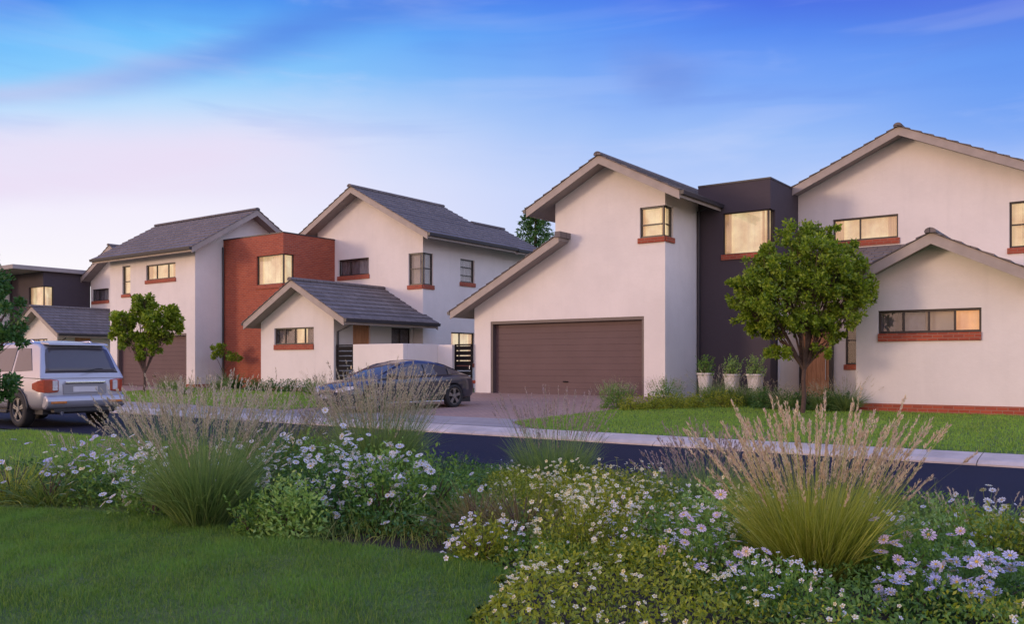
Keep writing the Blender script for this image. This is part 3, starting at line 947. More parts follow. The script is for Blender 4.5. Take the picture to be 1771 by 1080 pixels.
    window(h, (cx0, cy0), FR, fo[1][0], fo[1][1] - 0.062, 4.46, 5.90, bars_h=(0.52,), back='blind')
    window(h, (cx1, cy0), SD, 0.062, 0.62, 4.46, 5.90, bars_h=(0.52,), back='blind', label='return pane of the corner window')
    window(h, (cx1, cy0), SD, *so[1][:2], 4.74, 5.88, bars_h=(0.3, 0.65), back='blind')
    window(h, (cx1, cy0), SD, *so[2][:2], 1.3, 2.75, bars_v=(0.4,), back='lit')
    c0_ = c
    # lower rear block with its ridge set towards the street side
    c2, zr2 = X(-25.5), zr - sl * 1.75
    m = [roof_slope(None, MY, c2, zr2, X(-22.9), Y(31.64), Y(34.1), sl), roof_slope(None, MY, c2, zr2, c2 - 3.0, Y(31.64), Y(34.1), sl)]
    finish_roof(h, m, ridge=(c2, zr2, Y(31.66), Y(34.15)), mapf=MY)
    rx0 = c2 - 2.4
    block(h, rx0, cx1, cy1 + 0.002, Y(33.7), 0.2, [(0, under(zr2, c2, rx0, sl)), (c2 - rx0, zr2 - 0.16), (cx1 - rx0, under(zr2, c2, cx1, sl))], [(0, sh), (2.5, sh)],
          left=[(0, under(zr2, c2, rx0, sl)), (2.5, under(zr2, c2, rx0, sl))])
    # single-storey front wing
    c, zr, sl = X(-25.86), 4.54, 0.535
    dx0, dx1, dy0, dy1 = X(-28.30), X(-24.15), Y(22.0), Y(26.25)
    front = [(0, under(zr, c, dx0, sl)), (c - dx0, zr - 0.16), (dx1 - dx0, under(zr, c, dx1, sl))]
    sh = under(zr, c, dx1, sl)
    fo = [(X(-27.49) - dx0, X(-25.23) - dx0, 1.98, 2.80)]
    so = [(0.95, 1.85, 0.45, 3.02), (3.0, 4.1, 1.3, 2.85)]
    block(h, dx0, dx1, dy0, dy1, 0.2, front, [(0, sh), (dy1 - dy0, sh)], left=[(0, under(zr, c, dx0, sl)), (dy1 - dy0, under(zr, c, dx0, sl))], fo=fo, ro=so)
    gable_y(h, c, zr, X(-28.68), X(-23.04), Y(21.45), Y(26.5) if True else 0, sl)
    window(h, (dx0, dy0), FR, *fo[0][:2], 1.98, 2.80, bars_v=(0.25, 0.5, 0.75), sill_h=0.18, sill_over=0.0,
           backs=[(0, 0.5, 'curtain'), (0.5, 0.76, 'lit'), (0.76, 1.0, 'curtain')])
    window(h, (dx1, dy0), SD, 3.0, 4.1, 1.3, 2.85, bars_v=(0.5,), back='curtain')
    m = MB(); m.box(dx1 - 0.14, dx1 - 0.08, dy0 + 0.955, dy0 + 1.845, 0.45, 3.01); w = m.build('side_door', WOOD, h)
    m = MB(); m.tube([(dx1 - 0.05, dy0 + 1.05, 1.3), (dx1 - 0.05, dy0 + 1.25, 1.3)], 0.015, 8); m.build('handle', CHROME, w)
    m = MB(); m.box(dx0 - 0.02, dx1 + 0.02, dy0 - 0.022, dy0 - 0.002, 0.2, 0.52); m.build('plinth', BRICKR, h)
    m = MB(); m.tube([(X(-23.2), dy0 + 0.0, 2.85), (X(-23.6), dy0 + 0.1, 2.75), (dx1 + 0.06, dy0 + 0.15, 2.6), (dx1 + 0.06, dy0 + 0.15, 0.4)], 0.04, 8); m.build('downpipe', BARGED, h)
    return h


left_house(0, 0, BRICKR, 'pale house with a red brick box between its garage block and its gabled wing')
left_house(-23.3, 1.6, DARKP, 'farthest house, dark box and flat roof, partly hidden behind the silver car')

# garden walls and gates between the houses
gw = empty('garden_wall', (-22, 22, 0.3), label='white plastered garden wall behind the dark blue car, joining the two houses', cat='wall')


def wpart(nm, a, mat, par, off=(22, -22, -0.3), bevel=0.01):
    x0, x1, y0, y1, z0, z1 = a
    m = MB(); m.box(x0 + off[0], x1 + off[0], y0 + off[1], y1 + off[1], z0 + off[2], z1 + off[2])
    return m.build(nm, mat, par, bevel=bevel)


wpart('panel', (-23.15, -20.70, 22.0, 22.2, 0.25, 2.12), PLASTER, gw)
wpart('panel', (-20.90, -20.70, 22.203, 23.85, 0.25, 2.12), PLASTER, gw)
wpart('panel', (-20.698, -20.02, 23.78, 23.98, 0.25, 2.10), PLASTER, gw)


def gate(x0, x1, y, z0, z1, label):
    e = empty('slatted_gate', (x0, y, z0), label=label, cat='gate', group='black slatted gates in the garden wall')
    w, h = x1 - x0, z1 - z0
    m = MB(); m.box(0, 0.05, 0, 0.05, 0, h); m.box(w - 0.05, w, 0, 0.05, 0, h); m.box(0.05, w - 0.05, 0.0, 0.05, h - 0.05, h); m.box(0.05, w - 0.05, 0.0, 0.05, 0.06, 0.11)
    m.build('gate_frame', METALB, e)
    m = MB(); n = 9; s = (h - 0.16) / n
    for i in range(n): m.box(0.05, w - 0.05, 0.012, 0.036, 0.125 + i * s, 0.125 + i * s + s * 0.80)
    m.build('slats', METALB, e)
    m = MB(); m.box(w - 0.09, w - 0.06, -0.03, -0.002, h * .5, h * .5 + 0.12); m.build('handle', CHROME, e)
    return e


gate(-24.08, -23.19, 22.05, 0.36, 2.12, 'black slatted gate beside the small gabled wing with the lit slot window')
gate(-19.99, -19.22, 23.88, 0.36, 2.12, 'black slatted gate beside the left edge of the wide brown garage')

# ------------------------------------------------------------------ cars


def wheel(parent, x, y, r, w, side, rim_r, spokes=5):
    """tyre with rim, axle along y; side = -1/+1 outer face"""
    m = MB(); seg = 28
    prof = [(-w / 2, rim_r), (-w / 2 + 0.015, r - 0.025), (-w / 2 + 0.045, r), (w / 2 - 0.045, r), (w / 2 - 0.015, r - 0.025), (w / 2, rim_r), (w / 2 - 0.05, rim_r - 0.01), (-w / 2 + 0.05, rim_r - 0.01)]
    vs = [(x + rr * math.cos(2 * math.pi * k / seg), y + yy, r + rr * math.sin(2 * math.pi * k / seg)) for k in range(seg) for yy, rr in prof]
    n = len(prof)
    fs = [(k * n + i, k * n + (i + 1) % n, ((k + 1) % seg) * n + (i + 1) % n, ((k + 1) % seg) * n + i) for k in range(seg) for i in range(n)]
    m.add(vs, fs)
    wo = m.build('wheel', TYRE, parent, smooth=True)
    m = MB(); yo = y + side * (w / 2 - 0.02); yi = y + side * (w / 2 - 0.07)
    for k in range(spokes):
        a = 2 * math.pi * k / spokes + 0.3
        for da in (-0.13, 0.13):
            c, s = math.cos(a + da), math.sin(a + da); tx, tz = -s * 0.022, c * 0.022
            p0 = (x + 0.03 * c, r + 0.03 * s); p1 = (x + rim_r * .97 * c, r + rim_r * .97 * s)
            q = [(p0[0] - tx, yo, p0[1] - tz), (p0[0] + tx, yo, p0[1] + tz), (p1[0] + tx, yo, p1[1] + tz), (p1[0] - tx, yo, p1[1] - tz)]
            m.add(q + [(a_, yi, c_) for a_, b_, c_ in q], [(0, 1, 2, 3), (7, 6, 5, 4), (0, 4, 5, 1), (1, 5, 6, 2), (2, 6, 7, 3), (3, 7, 4, 0)])
    m.tube([(x, yi, r), (x, yo + side * 0.01, r)], 0.06, 12)
    pr = [(rim_r * .99, yo), (rim_r * .90, yo), (rim_r * .88, yi), (rim_r * .98, yi)]
    vs = [(x + a * math.cos(2 * math.pi * k / seg), b, r + a * math.sin(2 * math.pi * k / seg)) for k in range(seg) for a, b in pr]
    m.add(vs, [(k * 4 + i, k * 4 + (i + 1) % 4, ((k + 1) % seg) * 4 + (i + 1) % 4, ((k + 1) % seg) * 4 + i) for k in range(seg) for i in range(4)])
    m.build('rim', RIM, wo)
    m = MB(); m.tube([(x, y - side * 0.02, r), (x, y + side * 0.0, r)], rim_r * .95, 24); m.build('hub_backing', BLKPL, wo)
    return wo


def loft_body(name, stations, mat, parent, arches, sub=2):
    """stations: (x, [(y,z) half ring from bottom centre to top centre]); arches: (x, z, r)"""
    m = MB(); n = len(stations[0][1]); ring = 2 * n - 2
    vs = []
    for x, half in stations:
        full = [(x if not isinstance(x, tuple) else x[0], y, z) for y, z in half] + [(x if not isinstance(x, tuple) else x[0], -y, z) for y, z in half[-2:0:-1]]
        vs += full
    fs = [(i * ring + k, i * ring + (k + 1) % ring, (i + 1) * ring + (k + 1) % ring, (i + 1) * ring + k) for i in range(len(stations) - 1) for k in range(ring)]
    S = len(stations)
    # end caps as quad strips
    for i0 in (0, (S - 1) * ring):
        for k in range(n - 1):
            a, b = k, k + 1
            a2, b2 = (ring - k) % ring, (ring - k - 1) % ring
            if len({a, b, a2, b2}) == 4: fs.append((i0 + a, i0 + b, i0 + b2, i0 + a2))
            else:
                u = list(dict.fromkeys([i0 + a, i0 + b, i0 + b2, i0 + a2])); fs.append(tuple(u))
    m.add(vs, fs)
    o = m.build(name, mat, parent, smooth=True)
    sd = o.modifiers.new('s', 'SUBSURF'); sd.levels = sub; sd.render_levels = sub
    if arches:
        cm = MB()
        for x, z, r in arches:
            cm.tube([(x, -2, z), (x, 2, z)], r, 32)
        cu = cm.build('cutter', mat, None)
        bpy.context.view_layer.update()
        md = o.modifiers.new('b', 'BOOLEAN'); md.operation = 'DIFFERENCE'; md.object = cu; md.solver = 'EXACT'
        dg = bpy.context.evaluated_depsgraph_get()
        me = bpy.data.meshes.new_from_object(o.evaluated_get(dg))
        o.modifiers.clear(); o.data = me
        bpy.data.objects.remove(cu)
        for p in me.polygons: p.use_smooth = abs(p.normal.z) < 2
    return o


def side_panel(parent, name, poly, wf, mat, th=0.012, sides=(1, -1), off=0.004):
    """flat panels on both flanks: poly [(x,z)], wf(z) half width"""
    for s in sides:
        m = MB()
        a = [(x, s * (wf(x, z) + off), z) for x, z in poly]; b = [(x, s * (wf(x, z) + off - th), z) for x, z in poly]
        n = len(poly)
        m.add(a + b, [tuple(range(n)), tuple(range(2 * n - 1, n - 1, -1))] + [(i, (i + 1) % n, n + (i + 1) % n, n + i) for i in range(n)])
        o = m.build(name, mat, parent)
    return o


def quadpanel(parent, name, pts, mat, th=0.012, smooth=False):
    m = MB(); n = len(pts)
    P = [Vector(p) for p in pts]; nr = (P[1] - P[0]).cross(P[2] - P[0]).normalized()
    b = [p - nr * th for p in P]
    m.add(P + b, [tuple(range(n)), tuple(range(2 * n - 1, n - 1, -1))] + [(i, (i + 1) % n, n + (i + 1) % n, n + i) for i in range(n)])
    return m.build(name, mat, parent, bevel=0.003)


def make_suv():
    """large off-roader, nose towards +x, origin on the road under its middle"""
    e = empty('parked_car', label='large silver car seen from behind, parked at the near road edge', cat='car')
    W = 0.98

    def ring(w, zb, zbelt, zd, k=1.0):
        return [(0, zb), (w * 0.55, zb), (w * 0.93, zb + 0.03), (w * 0.99, zb + 0.22), (w, zb + 0.5 * (zbelt - zb)), (w * 0.975, zbelt - 0.06), (w * 0.93, zbelt), (w * 0.6, zd), (0, zd)]
    st = [(-2.44, ring(0.78, 0.46, 0.80, 0.84)), (-2.42, ring(0.90, 0.42, 1.06, 1.09)), (-2.34, ring(0.955, 0.38, 1.16, 1.18)), (-2.1, ring(W, 0.34, 1.19, 1.20)),
          (-1.3, ring(W, 0.34, 1.20, 1.21)), (0, ring(W, 0.34, 1.19, 1.20)), (1.0, ring(W, 0.34, 1.17, 1.19)), (1.25, ring(W, 0.34, 1.14, 1.17)),
          (2.0, ring(0.96, 0.36, 1.04, 1.08)), (2.34, ring(0.90, 0.40, 0.95, 0.98)), (2.46, ring(0.76, 0.46, 0.78, 0.80))]
    loft_body('body', st, SILVER, e, [(-1.38, 0.40, 0.45), (1.45, 0.40, 0.45)])
    # cabin: bevelled loft of trapezoids
    cab = [(1.20, 1.14), (0.45, 1.80), (0.15, 1.89), (-1.4, 1.92), (-1.86, 1.87), (-2.02, 1.80), (-2.39, 1.08)]

    def wf(x, z): return 0.945 - 0.26 * (z - 1.16)
    def bow(x, z, q):
        """bend of the skin across the width, q = -1..1"""
        k = 1 - q * q
        if x < -1.9: return (x - 0.04 * k, z + 0.01 * k)
        if x > 0.3: return (x + 0.09 * k, z + 0.02 * k)
        return (x, z + 0.035 * k)
    m = MB(); n = len(cab); QS = [-1, -0.93, -0.75, -0.4, 0, 0.4, 0.75, 0.93, 1]; nq = len(QS)
    vs = []
    for x, z in cab:
        for q in QS:
            bx, bz_ = bow(x, z, q); vs.append((bx, wf(x, z) * q, bz_ if abs(q) < 1 or z < 1.2 else bz_ - 0.03))
    fs = [(i * nq + j, i * nq + j + 1, (i + 1) * nq + j + 1, (i + 1) * nq + j) for i in range(n - 1) for j in range(nq - 1)]
    fs += [tuple(i * nq for i in range(n)), tuple(i * nq + nq - 1 for i in range(n - 1, -1, -1)), tuple(range(nq))[::-1] + tuple((n - 1) * nq + j for j in range(nq))]
    m.add(vs, fs)
    cb = m.build('cabin', SILVER, e, smooth=True); md = cb.modifiers.new('b', 'BEVEL'); md.width = 0.05; md.segments = 4; md.limit_method = 'ANGLE'; md.angle_limit = R(25)
    # side glass
    for poly in ([(0.98, 1.24), (0.42, 1.73), (0.06, 1.77), (0.06, 1.24)], [(-0.02, 1.24), (-0.02, 1.775), (-0.98, 1.785), (-0.98, 1.24)], [(-1.08, 1.24), (-1.08, 1.785), (-1.62, 1.765), (-1.94, 1.27)]):
        side_panel(e, 'side_window', poly, wf, CGLASS, off=0.006)
    # rear window follows the tailgate slope
    def rp(y, t):   # t 0 at belt, 1 at roof
        z = 1.20 + 0.58 * t; x = -2.39 + (z - 1.08) * (0.37 / 0.72)
        return (x - 0.010, y, z)
    gv = []; cols_ = ar(-1, 1, 12); tr_ = [0.03, 0.25, 0.5, 0.75, 0.93, 0.985]; ws_ = [0.83, 0.79, 0.765, 0.735, 0.70, 0.64]
    for t_, w_ in zip(tr_, ws_):
        for q in cols_:
            x, y, z = rp(w_ * q, t_); k = 1 - (y / 0.85) ** 2
            gv.append((x - 0.04 * k - 0.006, y, z + 0.01 * k))
    nc_ = len(cols_)
    m = MB(); m.add(gv, [(i * nc_ + j, i * nc_ + j + 1, (i + 1) * nc_ + j + 1, (i + 1) * nc_ + j) for i in range(len(tr_) - 1) for j in range(nc_ - 1)])
    rw = m.build('rear_window', CGLASS, e, smooth=True)
    sm_ = rw.modifiers.new('thick', 'SOLIDIFY'); sm_.thickness = 0.006
    m = MB(); m.tube([(-2.48, 0.02, 1.24), (-2.43, -0.30, 1.31), (-2.42, -0.42, 1.30)], 0.012, 6); m.build('wiper', BLKPL, rw)
    m = MB(); m.prism([(-2.20, 1.835), (-2.18, 1.88), (-1.80, 1.915), (-1.80, 1.86)], lambda p, q, z: (p, q, z), -0.68, 0.68); m.build('roof_spoiler', SILVER, e, bevel=0.015)
    m = MB()
    for s in (1, -1): m.tube([(0.1, s * 0.66, 1.88), (0.0, s * 0.66, 1.925), (-1.4, s * 0.66, 1.945), (-1.52, s * 0.66, 1.90)], 0.018, 8)
    m.build('roof_rails', CHROME, e, smooth=True)
    # tailgate details
    m = MB(); m.box(-2.49, -2.40, -0.46, 0.46, 0.985, 1.035); m.build('chrome_strip', CHROME, e, bevel=0.012)
    m = MB(); m.box(-2.455, -2.42, -0.50, 0.50, 0.74, 0.98); rc = m.build('plate_recess', SILVER_SHADE, e, bevel=0.03)
    m = MB(); m.box(-2.468, -2.452, -0.28, 0.28, 0.79, 0.91); m.build('number_plate', PLATE, e, bevel=0.004)
    # wrap-round rear bumper
    pr_ = [(-2.56, 0.50), (-2.58, 0.60), (-2.55, 0.70), (-2.44, 0.73), (-2.30, 0.71), (-2.30, 0.42), (-2.46, 0.42)]
    m = MB(); m.prism(pr_, lambda p, q, z: (p, q, z), -0.90, 0.90); m.build('rear_bumper', SILVER, e, bevel=0.05)
    m = MB(); m.box(-2.50, -2.34, -0.72, 0.72, 0.34, 0.43); m.build('diffuser', BLKPL, e, bevel=0.02)
    for s in (1, -1):
        m = MB()
        # lamp wraps from the flank to the tailgate
        pl = [(-2.06, s * 0.992), (-2.28, s * 0.975), (-2.42, s * 0.90), (-2.465, s * 0.80), (-2.475, s * 0.62)]
        lo = [0.86, 0.80, 0.78, 0.78, 0.80]; hi = [0.99, 1.05, 1.08, 1.085, 1.06]
        vs = [(x, y, z) for (x, y), z in zip(pl, lo)] + [(x, y, z) for (x, y), z in zip(pl, hi)] + [(x + 0.05, y * 0.93, z) for (x, y), z in zip(pl, lo)] + [(x + 0.05, y * 0.93, z) for (x, y), z in zip(pl, hi)]
        k = 5; fs = []
        for i in range(4):
            fs += [(i, i + 1, k + i + 1, k + i), (2 * k + i, 3 * k + i, 3 * k + i + 1, 2 * k + i + 1), (i, 2 * k + i, 2 * k + i + 1, i + 1), (k + i, k + i + 1, 3 * k + i + 1, 3 * k + i)]
        fs += [(0, k, 3 * k, 2 * k), (4, 2 * k + 4, 3 * k + 4, k + 4)]
        m.add(vs, fs)
        tl = m.build('tail_light', TAILR, e, bevel=0.018)
        m = MB(); m.box(-2.492, -2.46, *(sorted((s * 0.63, s * 0.74))), 0.83, 1.045); m.build('clear_lens', CLEARL, tl, bevel=0.01)
        m = MB(); m.box(-2.592, -2.55, *(sorted((s * 0.48, s * 0.82))), 0.545, 0.60); m.build('bumper_reflector', AMBER, e, bevel=0.008)
        for x in (-1.38, 1.45):
            wheel(e, x, s * 0.86, 0.40, 0.26, s, 0.27, 5)
        # wheel arch lips and sill
        for x in (-1.38, 1.45):
            m = MB(); m.tube([(x + 0.455 * math.cos(a), s * 0.975, 0.40 + 0.455 * math.sin(a)) for a in ar(-0.05, math.pi + 0.05, 16)], 0.028, 6); m.build('wheel_arch', BLKPL, e, smooth=True)
        m = MB(); m.box(-0.88, 0.95, *(sorted((s * 0.93, s * 1.0))), 0.30, 0.37); m.build('side_step', BLKPL, e, bevel=0.02)
        m = MB(); m.box(0.88, 1.05, *(sorted((s * 0.98, s * 1.20))), 1.20, 1.36); m.build('mirror', SILVER, e, bevel=0.04)
    m = MB(); m.box(-2.2, 2.2, -0.82, 0.82, 0.30, 0.62); m.build('underbody', BLKPL, e)
    m = MB(); m.tube([(-2.2, 0.55, 0.34), (-2.5, 0.55, 0.33)], 0.04, 10); m.build('exhaust', CHROME, e)
    return e


SILVER_SHADE = plain('silver_recess_shade', (0.24, 0.235, 0.27), 0.35, metal=0.3, coat=0.6, var=0.02)  # darker copy of the silver paint, shade of the plate recess in its colour
suv = make_suv()
suv.location = (-21.9, 10.30, 0.004)
suv.rotation_euler = (0, 0, math.pi)


def make_sedan():
    e = empty('parked_car', label='low dark blue car with a swept roof on the driveway behind tall grasses', cat='car')
    W = 0.90

    def ring(w, zb, zbelt, zd):
        return [(0, zb), (w * 0.6, zb), (w * 0.94, zb + 0.03), (w, zb + 0.18), (w, zb + 0.55 * (zbelt - zb)), (w * 0.97, zbelt - 0.05), (w * 0.90, zbelt), (w * 0.5, zd), (0, zd)]
    st = [(-2.28, ring(0.62, 0.36, 0.72, 0.74)), (-2.24, ring(0.76, 0.28, 0.84, 0.87)), (-2.0, ring(0.86, 0.22, 0.90, 0.93)), (-1.4, ring(W, 0.19, 0.92, 0.95)), (-0.4, ring(W, 0.19, 0.89, 0.90)),
          (0.6, ring(W, 0.19, 0.86, 0.88)), (1.2, ring(W, 0.19, 0.83, 0.87)), (1.8, ring(0.87, 0.21, 0.72, 0.79)), (2.15, ring(0.78, 0.25, 0.62, 0.67)), (2.28, ring(0.60, 0.32, 0.52, 0.55))]
    loft_body('body', st, SLATE, e, [(-1.36, 0.33, 0.37), (1.40, 0.33, 0.37)])
    side = [(1.22, 0.83), (0.95, 0.98), (0.42, 1.20), (0.05, 1.295), (-0.35, 1.325), (-0.8, 1.30), (-1.25, 1.20), (-1.65, 1.06), (-2.0, 0.90)]

    def wf(x, z): return 0.83 - 0.50 * (z - 0.86) - 0.06 * max(0.0, abs(x + 0.3) - 0.9)
    # cabin as arched loft so the roof is crowned
    m = MB(); rows = []
    for x, z in side:
        w = wf(x, z); zb = 0.80
        rows.append([(x, wf(x, zb), zb), (x, w * 1.0, z - 0.045 * (z > 0.95)), (x, w * 0.80, z), (x, w * 0.4, z + 0.025), (x, 0, z + 0.035), (x, -w * 0.4, z + 0.025), (x, -w * 0.80, z), (x, -w, z - 0.045 * (z > 0.95)), (x, -wf(x, zb), zb)])
    k = 9; m.add([p for r_ in rows for p in r_], [(i * k + j, i * k + j + 1, (i + 1) * k + j + 1, (i + 1) * k + j) for i in range(len(rows) - 1) for j in range(k - 1)] + [tuple(range(k - 1, -1, -1)), tuple((len(rows) - 1) * k + j for j in range(k))] + [(i * k, (i + 1) * k, (i + 1) * k + k - 1, i * k + k - 1) for i in range(len(rows) - 1)])
    cb = m.build('cabin', SLATE, e, smooth=True)
    sp = lambda pts: side_panel(e, 'side_window', pts, wf, CGLASS, off=0.010)
    sp([(0.98, 0.92), (0.42, 1.125), (0.06, 1.205), (-0.30, 1.235), (-0.30, 0.92)]); sp([(-0.37, 0.92), (-0.37, 1.235), (-0.8, 1.215), (-1.15, 1.14), (-1.15, 0.93)])
    sp([(-1.21, 0.935), (-1.21, 1.125), (-1.66, 0.975)])
    # windscreen and rear screen
    def strip(nm, pts):
        vs = []
        for x, z in pts:
            w = wf(x, z)
            for q, dz in ((0.84, 0.004), (0.4, 0.027), (0, 0.038), (-0.4, 0.027), (-0.84, 0.004)): vs.append((x, w * q, z + dz + 0.006))
        mm = MB(); mm.add(vs, [(i * 5 + j, i * 5 + j + 1, (i + 1) * 5 + j + 1, (i + 1) * 5 + j) for i in range(len(pts) - 1) for j in range(4)])
        return mm.build(nm, CGLASS, e, recalc=False, smooth=True)
    strip('windscreen', [(1.18, 0.852), (0.95, 0.98), (0.42, 1.20), (0.28, 1.236)])
    strip('rear_window', [(-1.0, 1.256), (-1.25, 1.20), (-1.65, 1.06), (-1.88, 0.96)])
    for s in (1, -1):
        m = MB(); q = [(2.30, 0.42, 0.50), (2.20, 0.68, 0.53), (1.98, 0.84, 0.60), (1.98, 0.83, 0.67), (2.18, 0.66, 0.64), (2.29, 0.42, 0.58)]
        m.add([(x, s * y, z) for x, y, z in q] + [(x - 0.10, s * y * 0.92, z) for x, y, z in q], [(0, 1, 2, 3, 4, 5)[:0] or (0, 1, 4, 5), (1, 2, 3, 4), (6, 11, 10, 7), (7, 10, 9, 8), (0, 6, 7, 1), (1, 7, 8, 2), (2, 8, 9, 3), (3, 9, 10, 4), (4, 10, 11, 5), (5, 11, 6, 0)])
        m.build('headlight', CLEARL, e)
        m = MB(); m.box(-2.30, -2.12, *(sorted((s * 0.50, s * 0.76))), 0.66, 0.76); m.build('tail_light', TAILR, e, bevel=0.02)
        for x in (-1.36, 1.40): wheel(e, x, s * 0.80, 0.33, 0.21, s, 0.235, 5)
        m = MB(); m.box(0.78, 0.92, *(sorted((s * 0.82, s * 0.99))), 0.90, 1.0); m.build('mirror', SLATE, e, bevel=0.03)
        m = MB(); m.box(-0.95, 0.98, *(sorted((s * 0.86, s * 0.905))), 0.17, 0.225); m.build('sill_trim', CHROME, e, bevel=0.01)
        m = MB(); m.box(-0.55, -0.40, *(sorted((s * 0.89, s * 0.915))), 0.76, 0.78); m.build('door_handle', CHROME, e, bevel=0.005)
    m = MB(); m.box(2.20, 2.30, -0.42, 0.42, 0.34, 0.46); m.build('grille', BLKPL, e, bevel=0.02)
    m = MB(); m.box(2.295, 2.31, -0.24, 0.24, 0.33, 0.43); m.build('number_plate', PLATE, e, bevel=0.004)
    m = MB(); m.box(-2.1, 2.1, -0.74, 0.74, 0.15, 0.42); m.build('underbody', BLKPL, e)
    return e


sedan = make_sedan()
# nose towards the street; rear wheel at about (-15.9, 19.2)
sedan_a = R(-90 - 8)
sedan.location = (-16.95, 17.75, 0.19)
sedan.rotation_euler = (R(0), 0, sedan_a)

# ------------------------------------------------------------------ vegetation kit


def unit(a):
    return a / np.maximum(np.linalg.norm(a, axis=-1, keepdims=True), 1e-9)


def leaves(P, size, asp=0.5, updir=0.35, out=None, fold=0.25, r=rng):
    """rhombic leaves (two triangles each folded along the midrib). returns verts, faces"""
    n = len(P)
    d = unit(r.normal(size=(n, 3)) + np.array([0, 0, updir]) + (0 if out is None else out))
    s = unit(np.cross(d, r.normal(size=(n, 3))))
    nr = np.cross(d, s)
    L = (size * r.uniform(0.6, 1.25, n))[:, None] if np.isscalar(size) else (size * r.uniform(0.7, 1.2, n))[:, None]
    a = P; b = P + d * L * 0.5 + s * L * asp * 0.5 + nr * L * fold * 0.25; c = P + d * L; e = P + d * L * 0.5 - s * L * asp * 0.5 + nr * L * fold * 0.25
    V = np.stack([a, b, c, e], 1).reshape(-1, 3)
    i = np.arange(n)[:, None] * 4
    F = np.concatenate([i + np.array([[0, 1, 2]]), i + np.array([[0, 2, 3]])], 0)
    return V, F


def merge(parts):
    V = []; F = []; M = []; k = 0
    for j, (v, f) in enumerate(parts):
        V.append(v); F.append(f + k); M.append(np.full(len(f), j)); k += len(v)
    return np.concatenate(V), np.concatenate(F), np.concatenate(M)


def blades(B, D, L, w, droop, seg=4, r=rng, tip=0.12):
    """curved tapering blades. B base (n,3), D unit start direction, L length (n), w base width, droop (n)"""
    n = len(B)
    hor = D * np.array([1, 1, 0]); hor = unit(hor + 1e-5)
    side = unit(np.cross(D, np.array([0, 0, 1.0])) + r.normal(size=(n, 3)) * 0.5)
    V = []
    for i in range(seg + 1):
        t = i / seg
        p = B + D * (L * t)[:, None] + (hor * 0.35 - np.array([0, 0, 1.0])) * (droop * L * t * t)[:, None]
        ww = (w * (1 - (1 - tip) * t ** 1.5) * 0.5)
        ww = ww[:, None] if not np.isscalar(ww) else ww
        V += [p - side * ww, p + side * ww]
    V = np.stack(V, 1).reshape(-1, 3)
    k = 2 * (seg + 1)
    i = np.arange(n)[:, None] * k
    F = np.concatenate([np.concatenate([i + np.array([[2 * s, 2 * s + 1, 2 * s + 3]]), i + np.array([[2 * s, 2 * s + 3, 2 * s + 2]])]) for s in range(seg)])
    return V, F


def stem_pos(B, D, L, droop, t):
    hor = unit(D * np.array([1, 1, 0]) + 1e-5)
    return B + D * (L * t)[:, None] + (hor * 0.35 - np.array([0, 0, 1.0])) * (droop * L * t * t)[:, None]


def fountain_grass(n_bl, n_st, h, rad, spread, blade, plume, name='ornamental_grass', seed=1, bw=0.007, ph=0.26, pw=0.013, loc=(0, 0, 0), label='', group=None, stem_h=1.0, dens=34, droop=0.28):
    r = np.random.default_rng(seed)
    e = empty(name, loc, label=label, cat='ornamental grass', group=group)

    def base(n, rr):
        a = r.uniform(0, 2 * math.pi, n); q = rr * np.sqrt(r.uniform(0, 1, n))
        return np.stack([q * np.cos(a), q * np.sin(a), np.zeros(n) - 0.02], 1), a, q / rr
    B, a, q = base(n_bl, rad)
    a2 = a + r.normal(0, 0.5, n_bl); lean = spread * (0.25 + 0.75 * q) * r.uniform(0.5, 1.3, n_bl)
    D = unit(np.stack([np.sin(lean) * np.cos(a2), np.sin(lean) * np.sin(a2), np.cos(lean)], 1))
    L = h * 0.72 * r.uniform(0.5, 1.15, n_bl)
    V, F = blades(B, D, L, bw, droop * r.uniform(0.3, 1.7, n_bl), 5, r)
    bo = mesh_np('blades', V, F, blade, e)
    B, a, q = base(n_st, rad * 0.8)
    a2 = a + r.normal(0, 0.4, n_st); lean = spread * 1.08 * (0.1 + 0.9 * q) * r.uniform(0.7, 1.1, n_st)
    D = unit(np.stack([np.sin(lean) * np.cos(a2), np.sin(lean) * np.sin(a2), np.cos(lean)], 1))
    L = h * stem_h * r.uniform(0.72, 1.12, n_st); dr = 0.10 * r.uniform(0.2, 1.6, n_st)
    V, F = blades(B, D, L, 0.0035, dr, 5, r, tip=0.6)
    # seed heads: many small spikelets round the top of each stem
    idx = np.repeat(np.arange(n_st), dens)
    phl = ph * r.uniform(0.6, 1.2, n_st)
    tt = r.uniform(0, 1, len(idx))
    t = 1.0 - tt * (phl / L)[idx]
    P = stem_pos(B[idx], D[idx], L[idx], dr[idx], t)
    wid = pw * np.sin(np.clip(tt * 0.9 + 0.1, 0, 1) * math.pi) ** 0.7
    P = P + r.normal(size=P.shape) * wid[:, None] * 0.22
    V2, F2 = leaves(P, 0.027 + 0.0 * tt, 0.26, 0.1, out=D[idx] * 4.5, r=r)
    mesh_np('stems', V, F, blade, e)
    mesh_np('seed_heads', V2, F2, plume, e)
    return e


